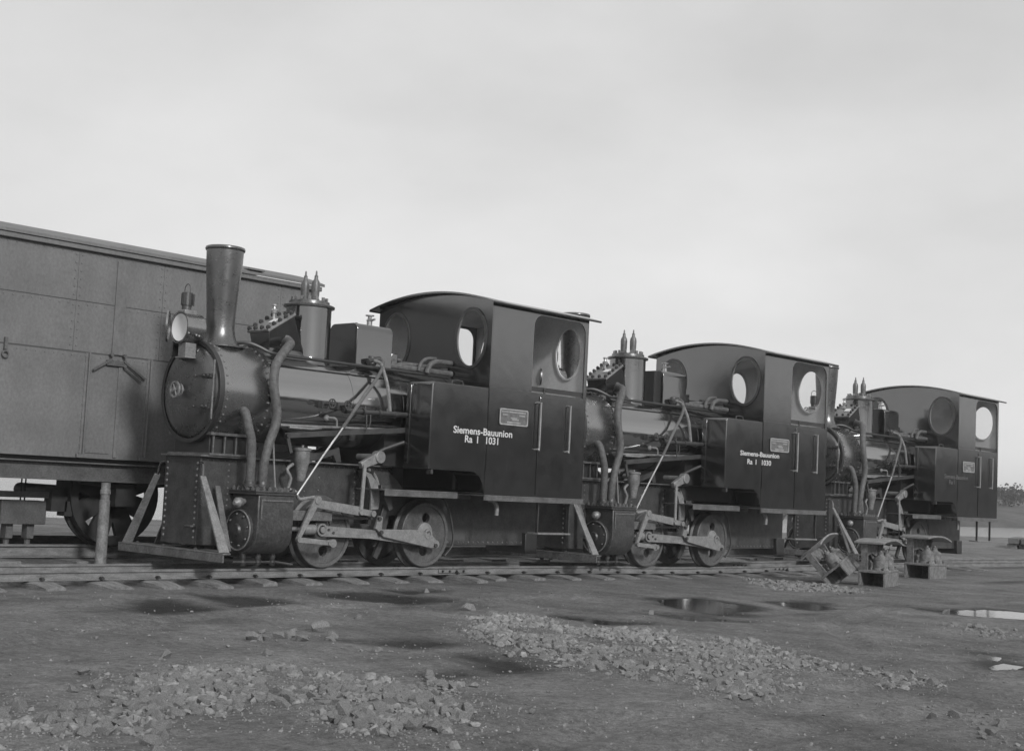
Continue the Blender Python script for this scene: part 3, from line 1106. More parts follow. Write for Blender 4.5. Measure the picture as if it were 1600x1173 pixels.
    mb.lathe([(0.03, 0), (0.03, 0.015), (0.016, 0.02), (0.016, 0.05), (0.032, 0.06), (0.034, 0.085), (0.018, 0.10), (0.014, 0.12), (0.026, 0.125), (0.026, 0.14), (0.01, 0.145)], p, (0, 0, 1), 14)
    obj('oiler', mb, M['bright'], rb)
    # ---- steam pipes, both sides
    live = [(1.70, 0.10, 2.075), (1.73, 0.20, 2.09), (1.77, 0.29, 2.055), (1.90, 0.38, 1.97), (2.04, 0.455, 1.83), (2.08, 0.492, 1.654), (2.035, 0.50, 1.428),
            (2.041, 0.50, 1.283), (2.098, 0.495, 1.107), (2.131, 0.485, 0.905), (2.118, 0.465, 0.735)]
    exh = [(2.335, 0.41, 1.40), (2.333, 0.45, 1.366), (2.319, 0.48, 1.264), (2.281, 0.49, 1.125), (2.26, 0.475, 0.956), (2.25, 0.46, 0.735)]
    for s in (1, -1):
        mb = MB()
        mb.tube([(a, b * s, c) for a, b, c in live], 0.043, 14, 9, rib=0.035)
        lp = obj('steam_pipe', mb, M['lagging'], L, ang=60)
        mb = MB()
        mb.lathe([(0.075, 0), (0.075, 0.02), (0.055, 0.022), (0.05, 0.05)], (2.118, 0.465 * s, 0.732), (0, 0, 1), 18)
        mb.lathe([(0.07, 0), (0.07, 0.02)], (1.70, 0.135 * s, 2.083), (0.3, s, 0.1), 18)
        obj('pipe_flange', mb, M['grime'], lp)
        mb = MB()
        mb.tube([(a, b * s, c) for a, b, c in exh], 0.041, 14, 8, rib=0.03)
        ep = obj('exhaust_pipe', mb, M['lagging'], L, ang=60)
        mb = MB()
        mb.lathe([(0.07, 0), (0.07, 0.02), (0.05, 0.022), (0.048, 0.05)], (2.25, 0.46 * s, 0.732), (0, 0, 1), 18)
        obj('pipe_flange', mb, M['grime'], ep)
        mb = MB()
        mb.tube([(2.017, 0.45 * s, 1.198), (1.99, 0.45 * s, 0.95), (1.961, 0.45 * s, 0.735)], 0.009, 6, 2)
        obj('oil_pipe', mb, M['steel'], L)
    # ---- cylinders
    for s in (1, -1):
        mb = MB()
        prof = [(0.25, 0.66), (0.25, 0.22), (0.29, 0.175)]
        for k in range(11):
            a = math.radians(-115 + k * 11.5)
            prof.append((0.435 + 0.205 * math.cos(a), 0.335 + 0.195 * math.sin(a)))
        prof += [(0.646, 0.42), (0.640, 0.66)]
        mb.prism([(p[0] * s, p[1]) for p in prof], 'x', 1.885, 2.275)
        cy = obj('cylinder', mb, M['clad'], L, bevel=0.008, ang=30)
        ya, yb = sorted((0.25 * s, 0.650 * s))
        mb = MB()
        mb.box(1.860, 2.310, ya, yb, 0.661, 0.680)
        mb.box(1.860, 2.310, ya, yb, 0.683, 0.700)
        obj('valve_chest_lid', mb, M['grime'], cy, bevel=0.004)
        mb = MB()
        for i in range(7):
            mb.lathe([(0.017, 0), (0.017, 0.022), (0.010, 0.023), (0.010, 0.034)], (1.89 + i * 0.065, 0.625 * s, 0.700), (0, 0, 1), 6)
        for y in (0.28, 0.35, 0.42, 0.49, 0.56):
            for x in (1.885, 2.285):
                mb.lathe([(0.017, 0), (0.017, 0.022), (0.010, 0.023), (0.010, 0.034)], (x, y * s, 0.700), (0, 0, 1), 6)
        obj('chest_bolts', mb, M['edge'], cy, kind='stuff')
        cx_ = 2.277
        mb = MB()
        mb.lathe([(0.185, 0), (0.185, 0.025), (0.175, 0.03), (0.168, 0.022), (0.15, 0.022), (0.13, 0.035), (0.06, 0.045), (0.05, 0.065), (0.03, 0.068)], (cx_, 0.41 * s, 0.345), (1, 0, 0), 36)
        cv = obj('cylinder_cover', mb, M['grime'], cy, ang=30)
        mb = MB()
        for k in range(8):
            a = math.pi * 2 * k / 8 + 0.2
            mb.dot((cx_ + 0.028, 0.41 * s + 0.14 * math.cos(a), 0.345 + 0.14 * math.sin(a)), (1, 0, 0), 0.015, 0.018, 6)
        obj('cover_bolts', mb, M['grime'], cv, kind='stuff')
        mb = MB()
        mb.ring(0.181, 0.172, 0.012, (cx_ + 0.025, 0.41 * s, 0.345), (1, 0, 0), 36)
        obj('cover_rim', mb, M['steel'], cv)
        mb = MB()
        mb.lathe([(0.025, 0), (0.025, 0.03), (0.042, 0.05), (0.047, 0.10), (0.03, 0.115), (0.018, 0.14)], (cx_, 0.44 * s, 0.60), (1, 0.25 * s, -0.15), 14)
        obj('relief_valve', mb, M['galv'], cy)
        mb = MB()
        ya, yb = sorted((0.6475 * s, 0.652 * s))
        mb.box(1.90, 2.25, ya, yb, 0.61, 0.622)
        mb.box(2.235, 2.25, ya, yb, 0.45, 0.609)
        obj('cladding_strip', mb, M['board'], cy)
        for x in (1.93, 2.09, 2.25):
            mb = MB()
            mb.lathe([(0.020, 0.16), (0.03, 0.11), (0.02, 0.08), (0.032, 0.06), (0.02, 0.03)], (x, 0.43 * s, 0), (0, 0, 1), 10)
            obj('drain_cock', mb, M['grime'], cy)
        mb = MB()
        mb.tube([(2.36, 0.43 * s, 0.065), (2.1, 0.43 * s, 0.062), (1.90, 0.43 * s, 0.065), (1.72, 0.46 * s, 0.04)], 0.012, 8, 1)
        obj('drain_pipe', mb, M['grime'], cy)
    # ---- motion, both sides
    for s in (1, -1):
        def S(p):
            return (p[0], p[1] * s, p[2])
        mb = MB()
        mb.box(1.335, 1.80, min(0.40 * s, 0.52 * s), max(0.40 * s, 0.52 * s), 0.442, 0.532)
        obj('slide_block', mb, M['board'], L, bevel=0.005)
        mb = MB()
        mb.box(0.78, 1.87, min(0.40 * s, 0.46 * s), max(0.40 * s, 0.46 * s), 0.462, 0.484)
        obj('slide_bar', mb, M['grime'], L)
        mb = MB()
        mb.cyl(S((1.87, 0.42, 0.362)), S((1.35, 0.42, 0.362)), 0.022, n=12)
        mb.cyl(S((1.884, 0.42, 0.362)), S((1.78, 0.42, 0.362)), 0.06, n=16)
        mb.cyl(S((1.60, 0.42, 0.362)), S((1.47, 0.42, 0.362)), 0.055, n=16)
        obj('piston_rod', mb, M['steel'], L)
        mb = MB()
        mb.box(1.34, 1.48, min(0.38 * s, 0.465 * s), max(0.38 * s, 0.465 * s), 0.27, 0.435)
        ck = obj('crosshead', mb, M['grime'], L, bevel=0.01)
        mb = MB()
        mb.ring(0.060, 0.042, 0.02, S((1.415, 0.468, 0.360)), (0, s, 0), 20)
        mb.cyl(S((1.415, 0.46, 0.360)), S((1.415, 0.50, 0.360)), 0.03, n=12)
        obj('crosshead_pin', mb, M['steel'], ck)
        mb = MB()
        mb.bar(S((1.39, 0.455, 0.348)), S((0.80, 0.45, 0.325)), 0.098, 0.03, h1=0.085)
        mb.bar(S((0.80, 0.45, 0.325)), S((-0.04, 0.435, 0.24)), 0.085, 0.03)
        cr_ = obj('connecting_rod', mb, M['steel'], L)
        mb = MB()
        mb.lathe([(0.014, 0), (0.014, 0.02), (0.022, 0.024), (0.022, 0.05), (0.008, 0.056)], S((1.30, 0.455, 0.395)), (0, 0, 1), 10)
        obj('oil_cup', mb, M['grime'], cr_)
        mb = MB()
        for px, pz in ((1.33, 0.362), (1.27, 0.334)):
            mb.cyl(S((px, 0.468, pz)), S((px, 0.482, pz)), 0.013, n=6)
        obj('rod_bolts', mb, M['grime'], cr_, kind='stuff')
        mb = MB()
        mb.prism([(0.755, 0.375), (0.20, 0.375), (0.08, 0.345), (-0.08, 0.205), (0.02, 0.195), (0.66, 0.300)], 'y', 0.475 * s, 0.500 * s)
        er = obj('eccentric_rod', mb, M['steel'], L, bevel=0.006)
        mb = MB()
        mb.bar(S((0.735, 0.49, 0.375)), S((0.715, 0.49, 0.50)), 0.085, 0.022, up=(1, 0, 0), h1=0.055)
        obj('rod_foot', mb, M['steel'], er)
        mb = MB()
        for px, pz in ((0.735, 0.475), (0.705, 0.345), (-0.03, 0.222)):
            mb.cyl(S((px, 0.498, pz)), S((px, 0.522, pz)), 0.02, n=8)
        obj('rod_pins', mb, M['grime'], er, kind='stuff')
        mb = MB()
        mb.bar(S((1.588, 0.60, 0.645)), S((1.79, 0.60, 0.27)), 0.075, 0.022, up=(1, 0, 0), h1=0.035)
        mb.cyl(S((1.588, 0.585, 0.635)), S((1.588, 0.62, 0.635)), 0.038, n=14)
        cl = obj('combination_lever', mb, M['steel'], L)
        mb = MB()
        mb.bar(S((1.79, 0.62, 0.275)), S((1.43, 0.62, 0.248)), 0.045, 0.018)
        for x, z in ((1.79, 0.275), (1.43, 0.248)):
            mb.cyl(S((x, 0.60, z)), S((x, 0.64, z)), 0.026, n=12)
        obj('union_link', mb, M['steel'], cl)
        mb = MB()
        mb.bar(S((1.58, 0.57, 0.605)), S((1.04, 0.55, 0.545)), 0.072, 0.022, h1=0.085)
        mb.bar(S((1.04, 0.55, 0.545)), S((0.83, 0.53, 0.520)), 0.055, 0.03)
        mb.cyl(S((0.865, 0.52, 0.523)), S((0.865, 0.57, 0.523)), 0.03, n=12)
        rr = obj('radius_rod', mb, M['steel'], L)
        mb = MB()
        mb.bar(S((0.98, 0.53, 0.985)), S((1.03, 0.57, 0.535)), 0.036, 0.014, up=(1, 0, 0))
        mb.cyl(S((1.03, 0.555, 0.535)), S((1.03, 0.59, 0.535)), 0.028, n=12)
        obj('lifting_link', mb, M['steel'], rr)
        mb = MB()
        mb.bar(S((1.01, 0.50, 0.972)), S((0.79, 0.50, 1.065)), 0.065, 0.05, h1=0.105)
        mb.cyl(S((0.79, 0.46, 1.065)), S((0.79, 0.54, 1.065)), 0.06, n=18)
        mb.cyl(S((0.79, 0.20, 1.065)), S((0.79, 0.47, 1.065)), 0.03, n=12)
        obj('lifting_arm', mb, M['steel'], L, bevel=0.004)
        mb = MB()
        o1 = [(0.945, 0.925), (0.86, 0.90), (0.79, 0.83), (0.745, 0.74), (0.735, 0.64), (0.745, 0.565)]
        o2 = [(0.845, 0.555), (0.845, 0.66), (0.85, 0.74), (0.87, 0.80), (0.90, 0.86), (0.955, 0.905)]
        mb.prism(o1 + o2, 'y', 0.47 * s, 0.495 * s)
        el = obj('expansion_link', mb, M['steel'], L, bevel=0.004)
        mb = MB()
        mb.tube([S((0.875, 0.44, 0.955)), S((0.775, 0.44, 0.89)), S((0.72, 0.44, 0.79)), S((0.715, 0.44, 0.72))], 0.018, 8, 3)
        obj('link_rim', mb, M['steel'], el)
        mb = MB()
        mb.box(0.62, 0.73, min(0.40 * s, 0.50 * s), max(0.40 * s, 0.50 * s), 0.70, 0.80)
        mb.bar(S((0.66, 0.50, 0.71)), S((0.60, 0.50, 0.56)), 0.10, 0.03, up=(1, 0, 0), h1=0.05)
        mb.bar(S((0.62, 0.45, 0.60)), S((0.68, 0.45, 0.42)), 0.06, 0.03, up=(1, 0, 0))
        obj('link_bracket', mb, M['grime'], L, bevel=0.004)
        mb = MB()
        mb.box(0.80, 0.84, min(0.25 * s, 0.46 * s), max(0.25 * s, 0.46 * s), 0.42, 0.95)
        obj('motion_plate', mb, M['black'], L)
        mb = MB()
        mb.tube([S((0.83, 0.46, 1.075)), S((0.70, 0.47, 1.143)), S((0.47, 0.50, 1.225))], 0.02, 8, 2)
        obj('reach_rod', mb, M['grime'], L)
        mb = MB()
        mb.bar(S((0.50, 0.32, 0.31)), S((0.615, 0.32, 0.09)), 0.06, 0.03, up=(1, 0, 0))
        obj('brake_hanger', mb, M['grime'], L)
        mb = MB()
        mb.tube([S((-0.22, 0.395, 0.69)), S((-0.31, 0.395, 0.56)), S((-0.365, 0.395, 0.40)), S((-0.378, 0.395, 0.228)), S((-0.27, 0.395, 0.115))], 0.011, 6, 3)
        obj('wheel_guard', mb, M['grime'], L)
    # ---- wheels
    def wheel_mesh(s, hole_ang):
        bm = bmesh.new()
        ev = []
        def loop(cx, cz, r, n):
            vv = [bm.verts.new((cx + r * math.cos(2 * math.pi * k / n), 0, cz + r * math.sin(2 * math.pi * k / n))) for k in range(n)]
            for i in range(n):
                ev.append(bm.edges.new((vv[i], vv[(i + 1) % n])))
        loop(0, 0, 0.285, 48)
        for a in hole_ang:
            loop(0.165 * math.cos(a), 0.165 * math.sin(a), 0.052, 18)
        bmesh.ops.triangle_fill(bm, use_beauty=True, use_dissolve=False, edges=ev)
        r = bmesh.ops.extrude_face_region(bm, geom=list(bm.faces))
        bmesh.ops.translate(bm, verts=[v for v in r['geom'] if isinstance(v, bmesh.types.BMVert)], vec=(0, 0.045, 0))
        bmesh.ops.recalc_face_normals(bm, faces=bm.faces)
        return bm
    for x, angs in ((0.0, (1.62, -1.52)), (1.309, (-1.62, 1.52))):
        mb = MB()
        mb.cyl((x, -0.36, 0.325), (x, 0.36, 0.325), 0.06, n=16)
        obj('axle', mb, M['iron'], L)
        for s in (1, -1):
            bm = wheel_mesh(s, angs)
            wd = bm_obj('wheel', bm, M['wheel'], L)
            wd.location = (x, 0.325 if s > 0 else -0.37, 0.325)
            mb = MB()
            # tyre as a closed turned ring
            prof = [(0.280, -0.055), (0.352, -0.055), (0.352, -0.035), (0.330, -0.022), (0.325, -0.018), (0.322, 0.055), (0.316, 0.060), (0.285, 0.056), (0.280, 0.040)]
            mb.lathe(prof + [prof[0]], (0, 0.0 if s > 0 else 0.045, 0), (0, s, 0), 56, caps=False)
            obj('tyre', mb, M['wheel'], wd, ang=25)
            mb = MB()
            y0 = 0.045 if s > 0 else 0.0
            mb.lathe([(0.105, 0), (0.10, 0.025), (0.07, 0.035)], (0.02, y0 + 0.001 * s, 0.02), (0, s, 0), 24)
            if x == 0.0:
                mb.cyl((-0.05, y0, -0.09), (-0.05, y0 + 0.13 * s, -0.09), 0.04, n=16)
                mb.ring(0.05, 0.03, 0.02, (0.07, y0 + 0.115 * s, 0.012), (0, s, 0), 18)
                mb.bar((0.07, y0 + 0.11 * s, 0.012), (-0.05, y0 + 0.11 * s, -0.09), 0.06, 0.03)
            else:
                mb.cyl((-0.05, y0, -0.09), (-0.05, y0 + 0.10 * s, -0.09), 0.04, n=16)
            obj('crank', mb, M['steel'], wd)
    # ---- sand box
    mb = MB()
    r = 0.07
    pf = [(-0.21, 1.86)]
    for k in range(7):
        a = math.pi - k * math.pi / 12
        pf.append((-0.21 + r + r * math.cos(a), 2.372 - r + r * math.sin(a)))
    for k in range(7):
        a = math.pi / 2 - k * math.pi / 12
        pf.append((0.21 - r + r * math.cos(a), 2.372 - r + r * math.sin(a)))
    pf.append((0.21, 1.86))
    mb.prism(pf, 'x', 0.43, 0.90)
    sx = obj('sand_box', mb, M['dome'], L, bevel=0.006, ang=40)
    mb = MB()
    mb.lathe([(0.03, 0), (0.03, 0.012), (0.012, 0.016), (0.012, 0.026)], (0.74, 0.0, 2.372), (0, 0, 1), 12)
    obj('filler_cap', mb, M['grime'], sx)
    mb = MB()
    mb.lathe([(0.035, 0), (0.04, 0.02), (0.028, 0.03), (0.028, 0.07), (0.036, 0.08), (0.02, 0.10), (0.02, 0.12), (0.045, 0.125), (0.045, 0.135)], (0.50, -0.08, 2.372), (0, 0, 1), 12)
    mb.cyl((0.50, -0.08, 2.45), (0.50, 0.0, 2.46), 0.012, n=8)
    obj('steam_valve', mb, M['bright'], sx)
    mb = MB()
    mb.box(0.34, 0.43, 0.08, 0.20, 1.95, 2.12)
    obj('feed_box', mb, M['dome'], L, bevel=0.01)
    # ---- headlamp
    mb = MB()
    mb.lathe([(0.10, 0), (0.132, 0.0), (0.136, 0.006), (0.136, 0.185), (0.143, 0.187), (0.143, 0.20), (0.130, 0.20), (0.124, 0.17), (0.124, 0.02), (0.10, 0.02)], (2.60, 0.02, 2.105), (1, 0, 0), 40)
    lm = obj('headlamp', mb, M['smoke'], L, ang=35)
    mb = MB()
    mb.lathe([(0.1225, 0.0), (0.09, -0.014), (0.05, -0.022), (0.001, -0.025)], (2.792, 0.02, 2.105), (1, 0, 0), 36, caps=False)
    obj('lamp_reflector', mb, M['lens'], lm, ang=80)
    # lens door, hinged on the far side and swung open
    hm = Matrix.Translation((2.80, -0.115, 2.105)) @ Matrix.Rotation(math.radians(-38), 4, 'Z')
    mb = MB()
    mb.ring(0.142, 0.128, 0.016, hm @ Vector((0.0, 0.138, 0)), hm.to_3x3() @ Vector((1, 0, 0)), 36)
    ld = obj('lens_ring', mb, M['smoke'], lm)
    mb = MB()
    mb.disc(hm @ Vector((0.006, 0.138, 0)), hm.to_3x3() @ Vector((1, 0, 0)), 0.129, 0.129, 0.003, hm.to_3x3() @ Vector((0, 1, 0)), 36)
    obj('lamp_glass', mb, M['glass'], ld)
    mb = MB()
    mb.box(2.665, 2.79, -0.035, 0.085, 2.222, 2.262)
    obj('lamp_cap', mb, M['galv'], lm, bevel=0.006)
    mb = MB()
    mb.lathe([(0.042, 2.262), (0.042, 2.30), (0.047, 2.305), (0.047, 2.42), (0.036, 2.425)], (2.735, 0.02, 0), (0, 0, 1), 20)
    for k in range(8):
        a = k * math.pi / 4
        mb.box(-0.004, 0.004, -0.003, 0.003, 2.31, 2.415, Matrix.Translation((2.735 + 0.048 * math.cos(a), 0.02 + 0.048 * math.sin(a), 0)))
    mb.cyl((2.70, 0.075, 2.30), (2.70, 0.075, 2.41), 0.008, n=6)
    lc = obj('lamp_chimney', mb, M['grime'], lm)
    mb = MB()
    mb.tube([(2.735, -0.022, 2.41), (2.735, -0.02, 2.47), (2.735, 0.02, 2.50), (2.735, 0.06, 2.47), (2.735, 0.062, 2.41)], 0.004, 6, 3)
    obj('lamp_handle', mb, M['iron'], lc)
    mb = MB()
    mb.box(2.655, 2.765, -0.02, 0.095, 1.850, 1.970)
    mb.prism([(2.655, 1.834), (2.775, 1.834), (2.775, 1.8495), (2.655, 1.8495)], 'y', -0.05, 0.11)
    lb = obj('lamp_bracket', mb, M['galv'], lm, bevel=0.003)
    mb = MB()
    mb.prism([(2.58, 1.81), (2.80, 1.85), (2.79, 1.985), (2.62, 1.985)], 'y', -0.085, -0.065)
    mb.box(2.59, 2.654, -0.05, 0.11, 1.90, 1.93)
    obj('bracket_web', mb, M['black'], lb)
    mb = MB()
    for x, z in ((2.78, 2.05), (2.70, 2.04), (2.67, 2.035)):
        mb.dot((x, 0.02 + 0.125, z), (0, 1, -0.3), 0.011, 0.014, 8)
    obj('lamp_rivets', mb, M['bright'], lm, kind='stuff')
    # ---- side tanks
    for s in (1, -1):
        mb = MB()
        poly = [(0.465, 0.975), (0.465, 1.80), (0.44, 1.826), (-0.318, 1.826), (-0.318, 0.78), (-0.300, 0.86), (-0.25, 0.93), (-0.17, 0.972), (-0.10, 0.975)]
        ys_ = sorted((0.50 * s, 0.862 * s))
        mb.prism(poly, 'y', ys_[0], ys_[1])
        tk = obj('side_tank', mb, M['black'], L, bevel=0.022)
        mb = MB()
        mb.box(0.4665, 0.478, min(0.52 * s, 0.575 * s), max(0.52 * s, 0.575 * s), 1.02, 1.80)
        obj('tank_angle', mb, M['black'], tk, bevel=0.003)
        mb = MB()
        mb.tube([(0.065, 0.72 * s, 1.82), (0.06, 0.72 * s, 1.87), (-0.075, 0.72 * s, 1.87), (-0.08, 0.72 * s, 1.82)], 0.009, 8, 2)
        obj('lifting_ring', mb, M['grime'], tk)
        mb = MB()
        mb.box(0.40, 0.43, min(0.80 * s, 0.862 * s), max(0.80 * s, 0.862 * s), 0.93, 0.974)
        obj('tank_foot', mb, M['grime'], tk)
    # ---- cab
    holes = [(-0.575, 2.345, 0.205, 0.295), (0.575, 2.345, 0.205, 0.295)]
    bm = ell_hole_sheet(-0.332, -0.862, 0.862, lambda y: roofz(y) - 0.006, 0.99, holes, 0.012)
    cf = bm_obj('cab_front', bm, M['black'], L)
    rh = [(-0.60, 2.335, 0.18, 0.28), (0.60, 2.335, 0.18, 0.28)]
    bm = ell_hole_sheet(-1.84, -0.862, 0.862, lambda y: roofz(y) - 0.006, 0.752, rh, 0.010)
    cr = bm_obj('cab_back', bm, M['black'], L)
    bm = ell_hole_sheet(-1.829, -0.845, 0.845, lambda y: roofz(y) - 0.012, 0.80, rh, 0.004)
    obj_in = bm_obj('cab_lining', bm, M['inside'], L)
    bm = ell_hole_sheet(-0.337, -0.845, 0.845, lambda y: roofz(y) - 0.012, 1.0, holes, 0.004)
    bm_obj('cab_lining', bm, M['inside'], L)
    for (cy, cz, ry, rz) in holes:
        mb = MB()
        mb.ring(1.0, 0.972, 0.014, (-0.3195, cy, cz), (1, 0, 0), 40, sx=ry + 0.022, sy=rz + 0.022, xdir=(0, 1, 0))
        wf = obj('window_frame', mb, M['grime'], L, ang=30)
        mb = MB()
        mb.ring(1.0, 0.994, 0.020, (-0.326, cy, cz), (1, 0, 0), 40, sx=ry - 0.001, sy=rz - 0.001, xdir=(0, 1, 0))
        obj('window_bead', mb, M['bright'], wf)
        mb = MB()
        mb.disc((-0.328, cy, cz), (1, 0, 0), ry - 0.002, rz - 0.002, 0.003, (0, 1, 0), 36)
        obj('window_pane', mb, M['glass'], wf)
    for (cy, cz, ry, rz) in rh:
        mb = MB()
        mb.ring(1.0, 0.978, 0.012, (-1.8245, cy, cz), (1, 0, 0), 40, sx=ry + 0.014, sy=rz + 0.014, xdir=(0, 1, 0))
        wf = obj('window_frame', mb, M['inside'], L, ang=30)
        mb = MB()
        mb.disc((-1.836, cy, cz), (1, 0, 0), ry - 0.002, rz - 0.002, 0.003, (0, 1, 0), 36)
        obj('window_pane', mb, M['glass'], wf)
    for s in (1, -1):
        y0, y1 = sorted((0.850 * s, 0.862 * s))
        # upper side with the door opening, one sheet
        mb = MB()
        arch = []
        rr = 0.13
        xo0, xo1, zt = -0.955, -1.79, 2.655
        for k in range(7):
            a = math.pi * k / 12
            arch.append((xo0 - rr + rr * math.cos(a), zt - rr + rr * math.sin(a)))
        for k in range(7):
            a = math.pi / 2 + math.pi * k / 12
            arch.append((xo1 + rr + rr * math.cos(a), zt - rr + rr * math.sin(a)))
        poly = [(xo0, 1.838)] + arch + [(xo1, 1.838), (-1.828, 1.838), (-1.828, 2.692), (-0.334, 2.692), (-0.334, 1.838)]
        mb.prism(poly, 'y', y0, y1)
        obj('cab_side', mb, M['black'], L, ang=30)
        yc, yd = sorted((0.8455 * s, 0.8495 * s))
        mb = MB()
        mb.box(-0.95, -0.345, yc, yd, 1.91, 2.68)
        obj('cab_lining', mb, M['inside'], L)
        mb = MB()
        poly = [(-0.3185, 0.752), (-0.3185, 1.8365), (-1.828, 1.8365), (-1.828, 0.752)]
        mb.prism(poly, 'y', y0, y1)
        obj('cab_lower_side', mb, M['black'], L)
        ya, yb = sorted((0.8625 * s, 0.872 * s))
        mb = MB()
        mb.box(-1.52, -1.085, ya, yb, 0.77, 1.80)
        obj('cab_door', mb, M['black'], L, bevel=0.003)
        for x in (-1.068, -1.544):
            mb = MB()
            mb.tube([(x + 0.005, 0.86 * s, 1.735), (x, 0.905 * s, 1.725), (x, 0.905 * s, 1.70), (x, 0.905 * s, 1.27), (x + 0.01, 0.90 * s, 1.25), (x + 0.03, 0.86 * s, 1.243)], 0.0105, 8, 3)
            obj('grab_rail', mb, M['steel'], L)
        mb = MB()
        mb.lathe([(0.012, 0), (0.012, 0.03), (0.024, 0.035), (0.024, 0.05)], (-1.17, 0.85 * s, 1.838), (0, 0, 1), 10)
        obj('coat_hook', mb, M['iron'], L)
        mb = MB()
        ya, yb = sorted((0.62 * s, 0.885 * s))
        yc, yd = sorted((0.873 * s, 0.885 * s))
        mb.box(-1.845, -0.300, ya, yb, 0.738, 0.751)
        mb.box(-1.845, -0.300, yc, yd, 0.695, 0.7375)
        obj('cab_footboard', mb, M['edge'], L, bevel=0.002)
        mb = MB()
        ya, yb = sorted((0.27 * s, 0.70 * s))
        yc, yd = sorted((0.69 * s, 0.702 * s))
        mb.box(-0.11, 0.86, ya, yb, 0.75, 0.764)
        mb.box(-0.11, 0.86, yc, yd, 0.70, 0.7495)
        obj('footplate', mb, M['edge'], L, bevel=0.002)
        mb = MB()
        ya, yb = sorted((0.29 * s, 0.70 * s))
        mb.prism([(-0.11, 0.752), (-0.30, 0.745), (-0.30, 0.70), (-0.11, 0.70)], 'y', ya, yb)
        obj('footplate_bracket', mb, M['black'], L)
        # steps hanging below the door
        for x in (-1.20, -1.70):
            mb = MB()
            mb.box(x - 0.008, x + 0.008, min(0.79 * s, 0.82 * s), max(0.79 * s, 0.82 * s), 0.381, 0.7375)
            st = obj('step_hanger', mb, M['grime'], L)
        mb = MB()
        mb.box(-1.71, -1.19, min(0.68 * s, 0.84 * s), max(0.68 * s, 0.84 * s), 0.362, 0.380)
        obj('step', mb, M['galv'], st, bevel=0.003)
        mb = MB()
        mb.tube([(-0.60, 0.66 * s, 0.70), (-0.64, 0.70 * s, 0.69), (-0.668, 0.72 * s, 0.63), (-0.665, 0.72 * s, 0.545)], 0.024, 10, 3)
        obj('overflow_pipe', mb, M['galv'], L)
    mb = MB()
    mb.box(-1.83, -0.34, -0.845, 0.845, 0.7515, 0.765)
    obj('cab_floor', mb, M['iron'], L)
    mb = MB()
    mb.box(-0.62, -0.345, -0.40, 0.40, 0.77, 1.75)
    obj('backhead', mb, M['iron'], L, bevel=0.03)
    # roof, a bent sheet with its rim
    prof = []
    for i in range(31):
        y = -0.935 + 1.87 * i / 30
        prof.append((y, roofz(y)))
    mb = MB()
    mb.prism([(p[0], p[1] + 0.014) for p in prof] + [(p[0], p[1]) for p in reversed(prof)], 'x', -1.95, -0.235)
    rf = obj('cab_roof', mb, M['black'], L, ang=40)
    mb = MB()
    mb.prism([(p[0], p[1] + 0.019) for p in prof] + [(p[0], p[1] + 0.0145) for p in reversed(prof)], 'x', -0.42, -0.232)
    obj('roof_strip', mb, M['smoke'], rf, ang=40)
    for s in (1, -1):
        mb = MB()
        mb.tube([(-1.95, 0.936 * s, roofz(0.936) + 0.004), (-0.235, 0.936 * s, roofz(0.936) + 0.004)], 0.012, 8, 1)
        obj('roof_gutter', mb, M['black'], rf)
        mb = MB()
        mb.box(-1.825, -0.34, min(0.846 * s, 0.8495 * s), max(0.846 * s, 0.8495 * s), 1.85, 1.90)
        obj('door_ledge', mb, M['iron'], L)
    prof2 = [(p[0] * 0.95, p[1] - 0.004) for p in prof]
    mb = MB()
    mb.prism([(p[0] * 0.9, p[1] - 0.003) for p in prof2] + [(p[0] * 0.9, p[1] - 0.007) for p in reversed(prof2)], 'x', -1.82, -0.345)
    obj('roof_lining', mb, M['inside'], rf, ang=40)
    # ---- pipes and fittings beside the firebox
    for s in (1, -1):
        def S(p):
            return (p[0], p[1] * s, p[2])
        mb = MB()
        mb.tube([S(p) for p in [(0.72, 0.18, 2.0), (0.65, 0.27, 2.03), (0.66, 0.345, 1.98), (0.80, 0.44, 1.844), (1.06, 0.505, 1.58), (1.302, 0.56, 1.315)]], 0.017, 8, 3)
        obj('steam_hose', mb, M['edge'], L)
        mb = MB()
        mb.tube([S(p) for p in [(1.302, 0.56, 1.315), (1.56, 0.59, 1.02), (1.845, 0.62, 0.67)]], 0.0105, 8, 1)
        obj('operating_rod', mb, M['bright'], L)
        mb = MB()
        mb.tube([S(p) for p in [(0.72, 0.22, 2.02), (0.676, 0.32, 1.99), (0.70, 0.40, 1.91), (0.68, 0.455, 1.75), (0.65, 0.475, 1.50)]], 0.018, 8, 4)
        obj('injector_pipe', mb, M['stay'], L)
        mb = MB()
        mb.lathe([(0.05, 0), (0.06, 0.03), (0.045, 0.06), (0.03, 0.09)], S((0.70, 0.20, 1.97)), (0, 0.3 * s, 1), 12)
        mb.cyl(S((0.78, 0.25, 2.0)), S((0.60, 0.22, 2.04)), 0.028, n=10)
        obj('steam_valve', mb, M['grime'], L)
        mb = MB()
        mb.tube([S(p) for p in [(0.43, 0.18, 1.99), (0.10, 0.24, 1.985), (-0.31, 0.32, 1.975)]], 0.03, 10, 2)
        mb.tube([S(p) for p in [(0.30, 0.12, 2.01), (0.15, 0.16, 2.03), (-0.05, 0.2, 2.03), (-0.31, 0.24, 2.03)]], 0.024, 10, 2)
        obj('feed_pipe', mb, M['lagging'], L)
        mb = MB()
        mb.tube([S(p) for p in [(0.12, 0.28, 1.97), (0.09, 0.28, 2.05), (0.0, 0.27, 2.105), (-0.12, 0.27, 2.115)]], 0.018, 10, 3)
        obj('feed_pipe', mb, M['lagging'], L)
        mb = MB()
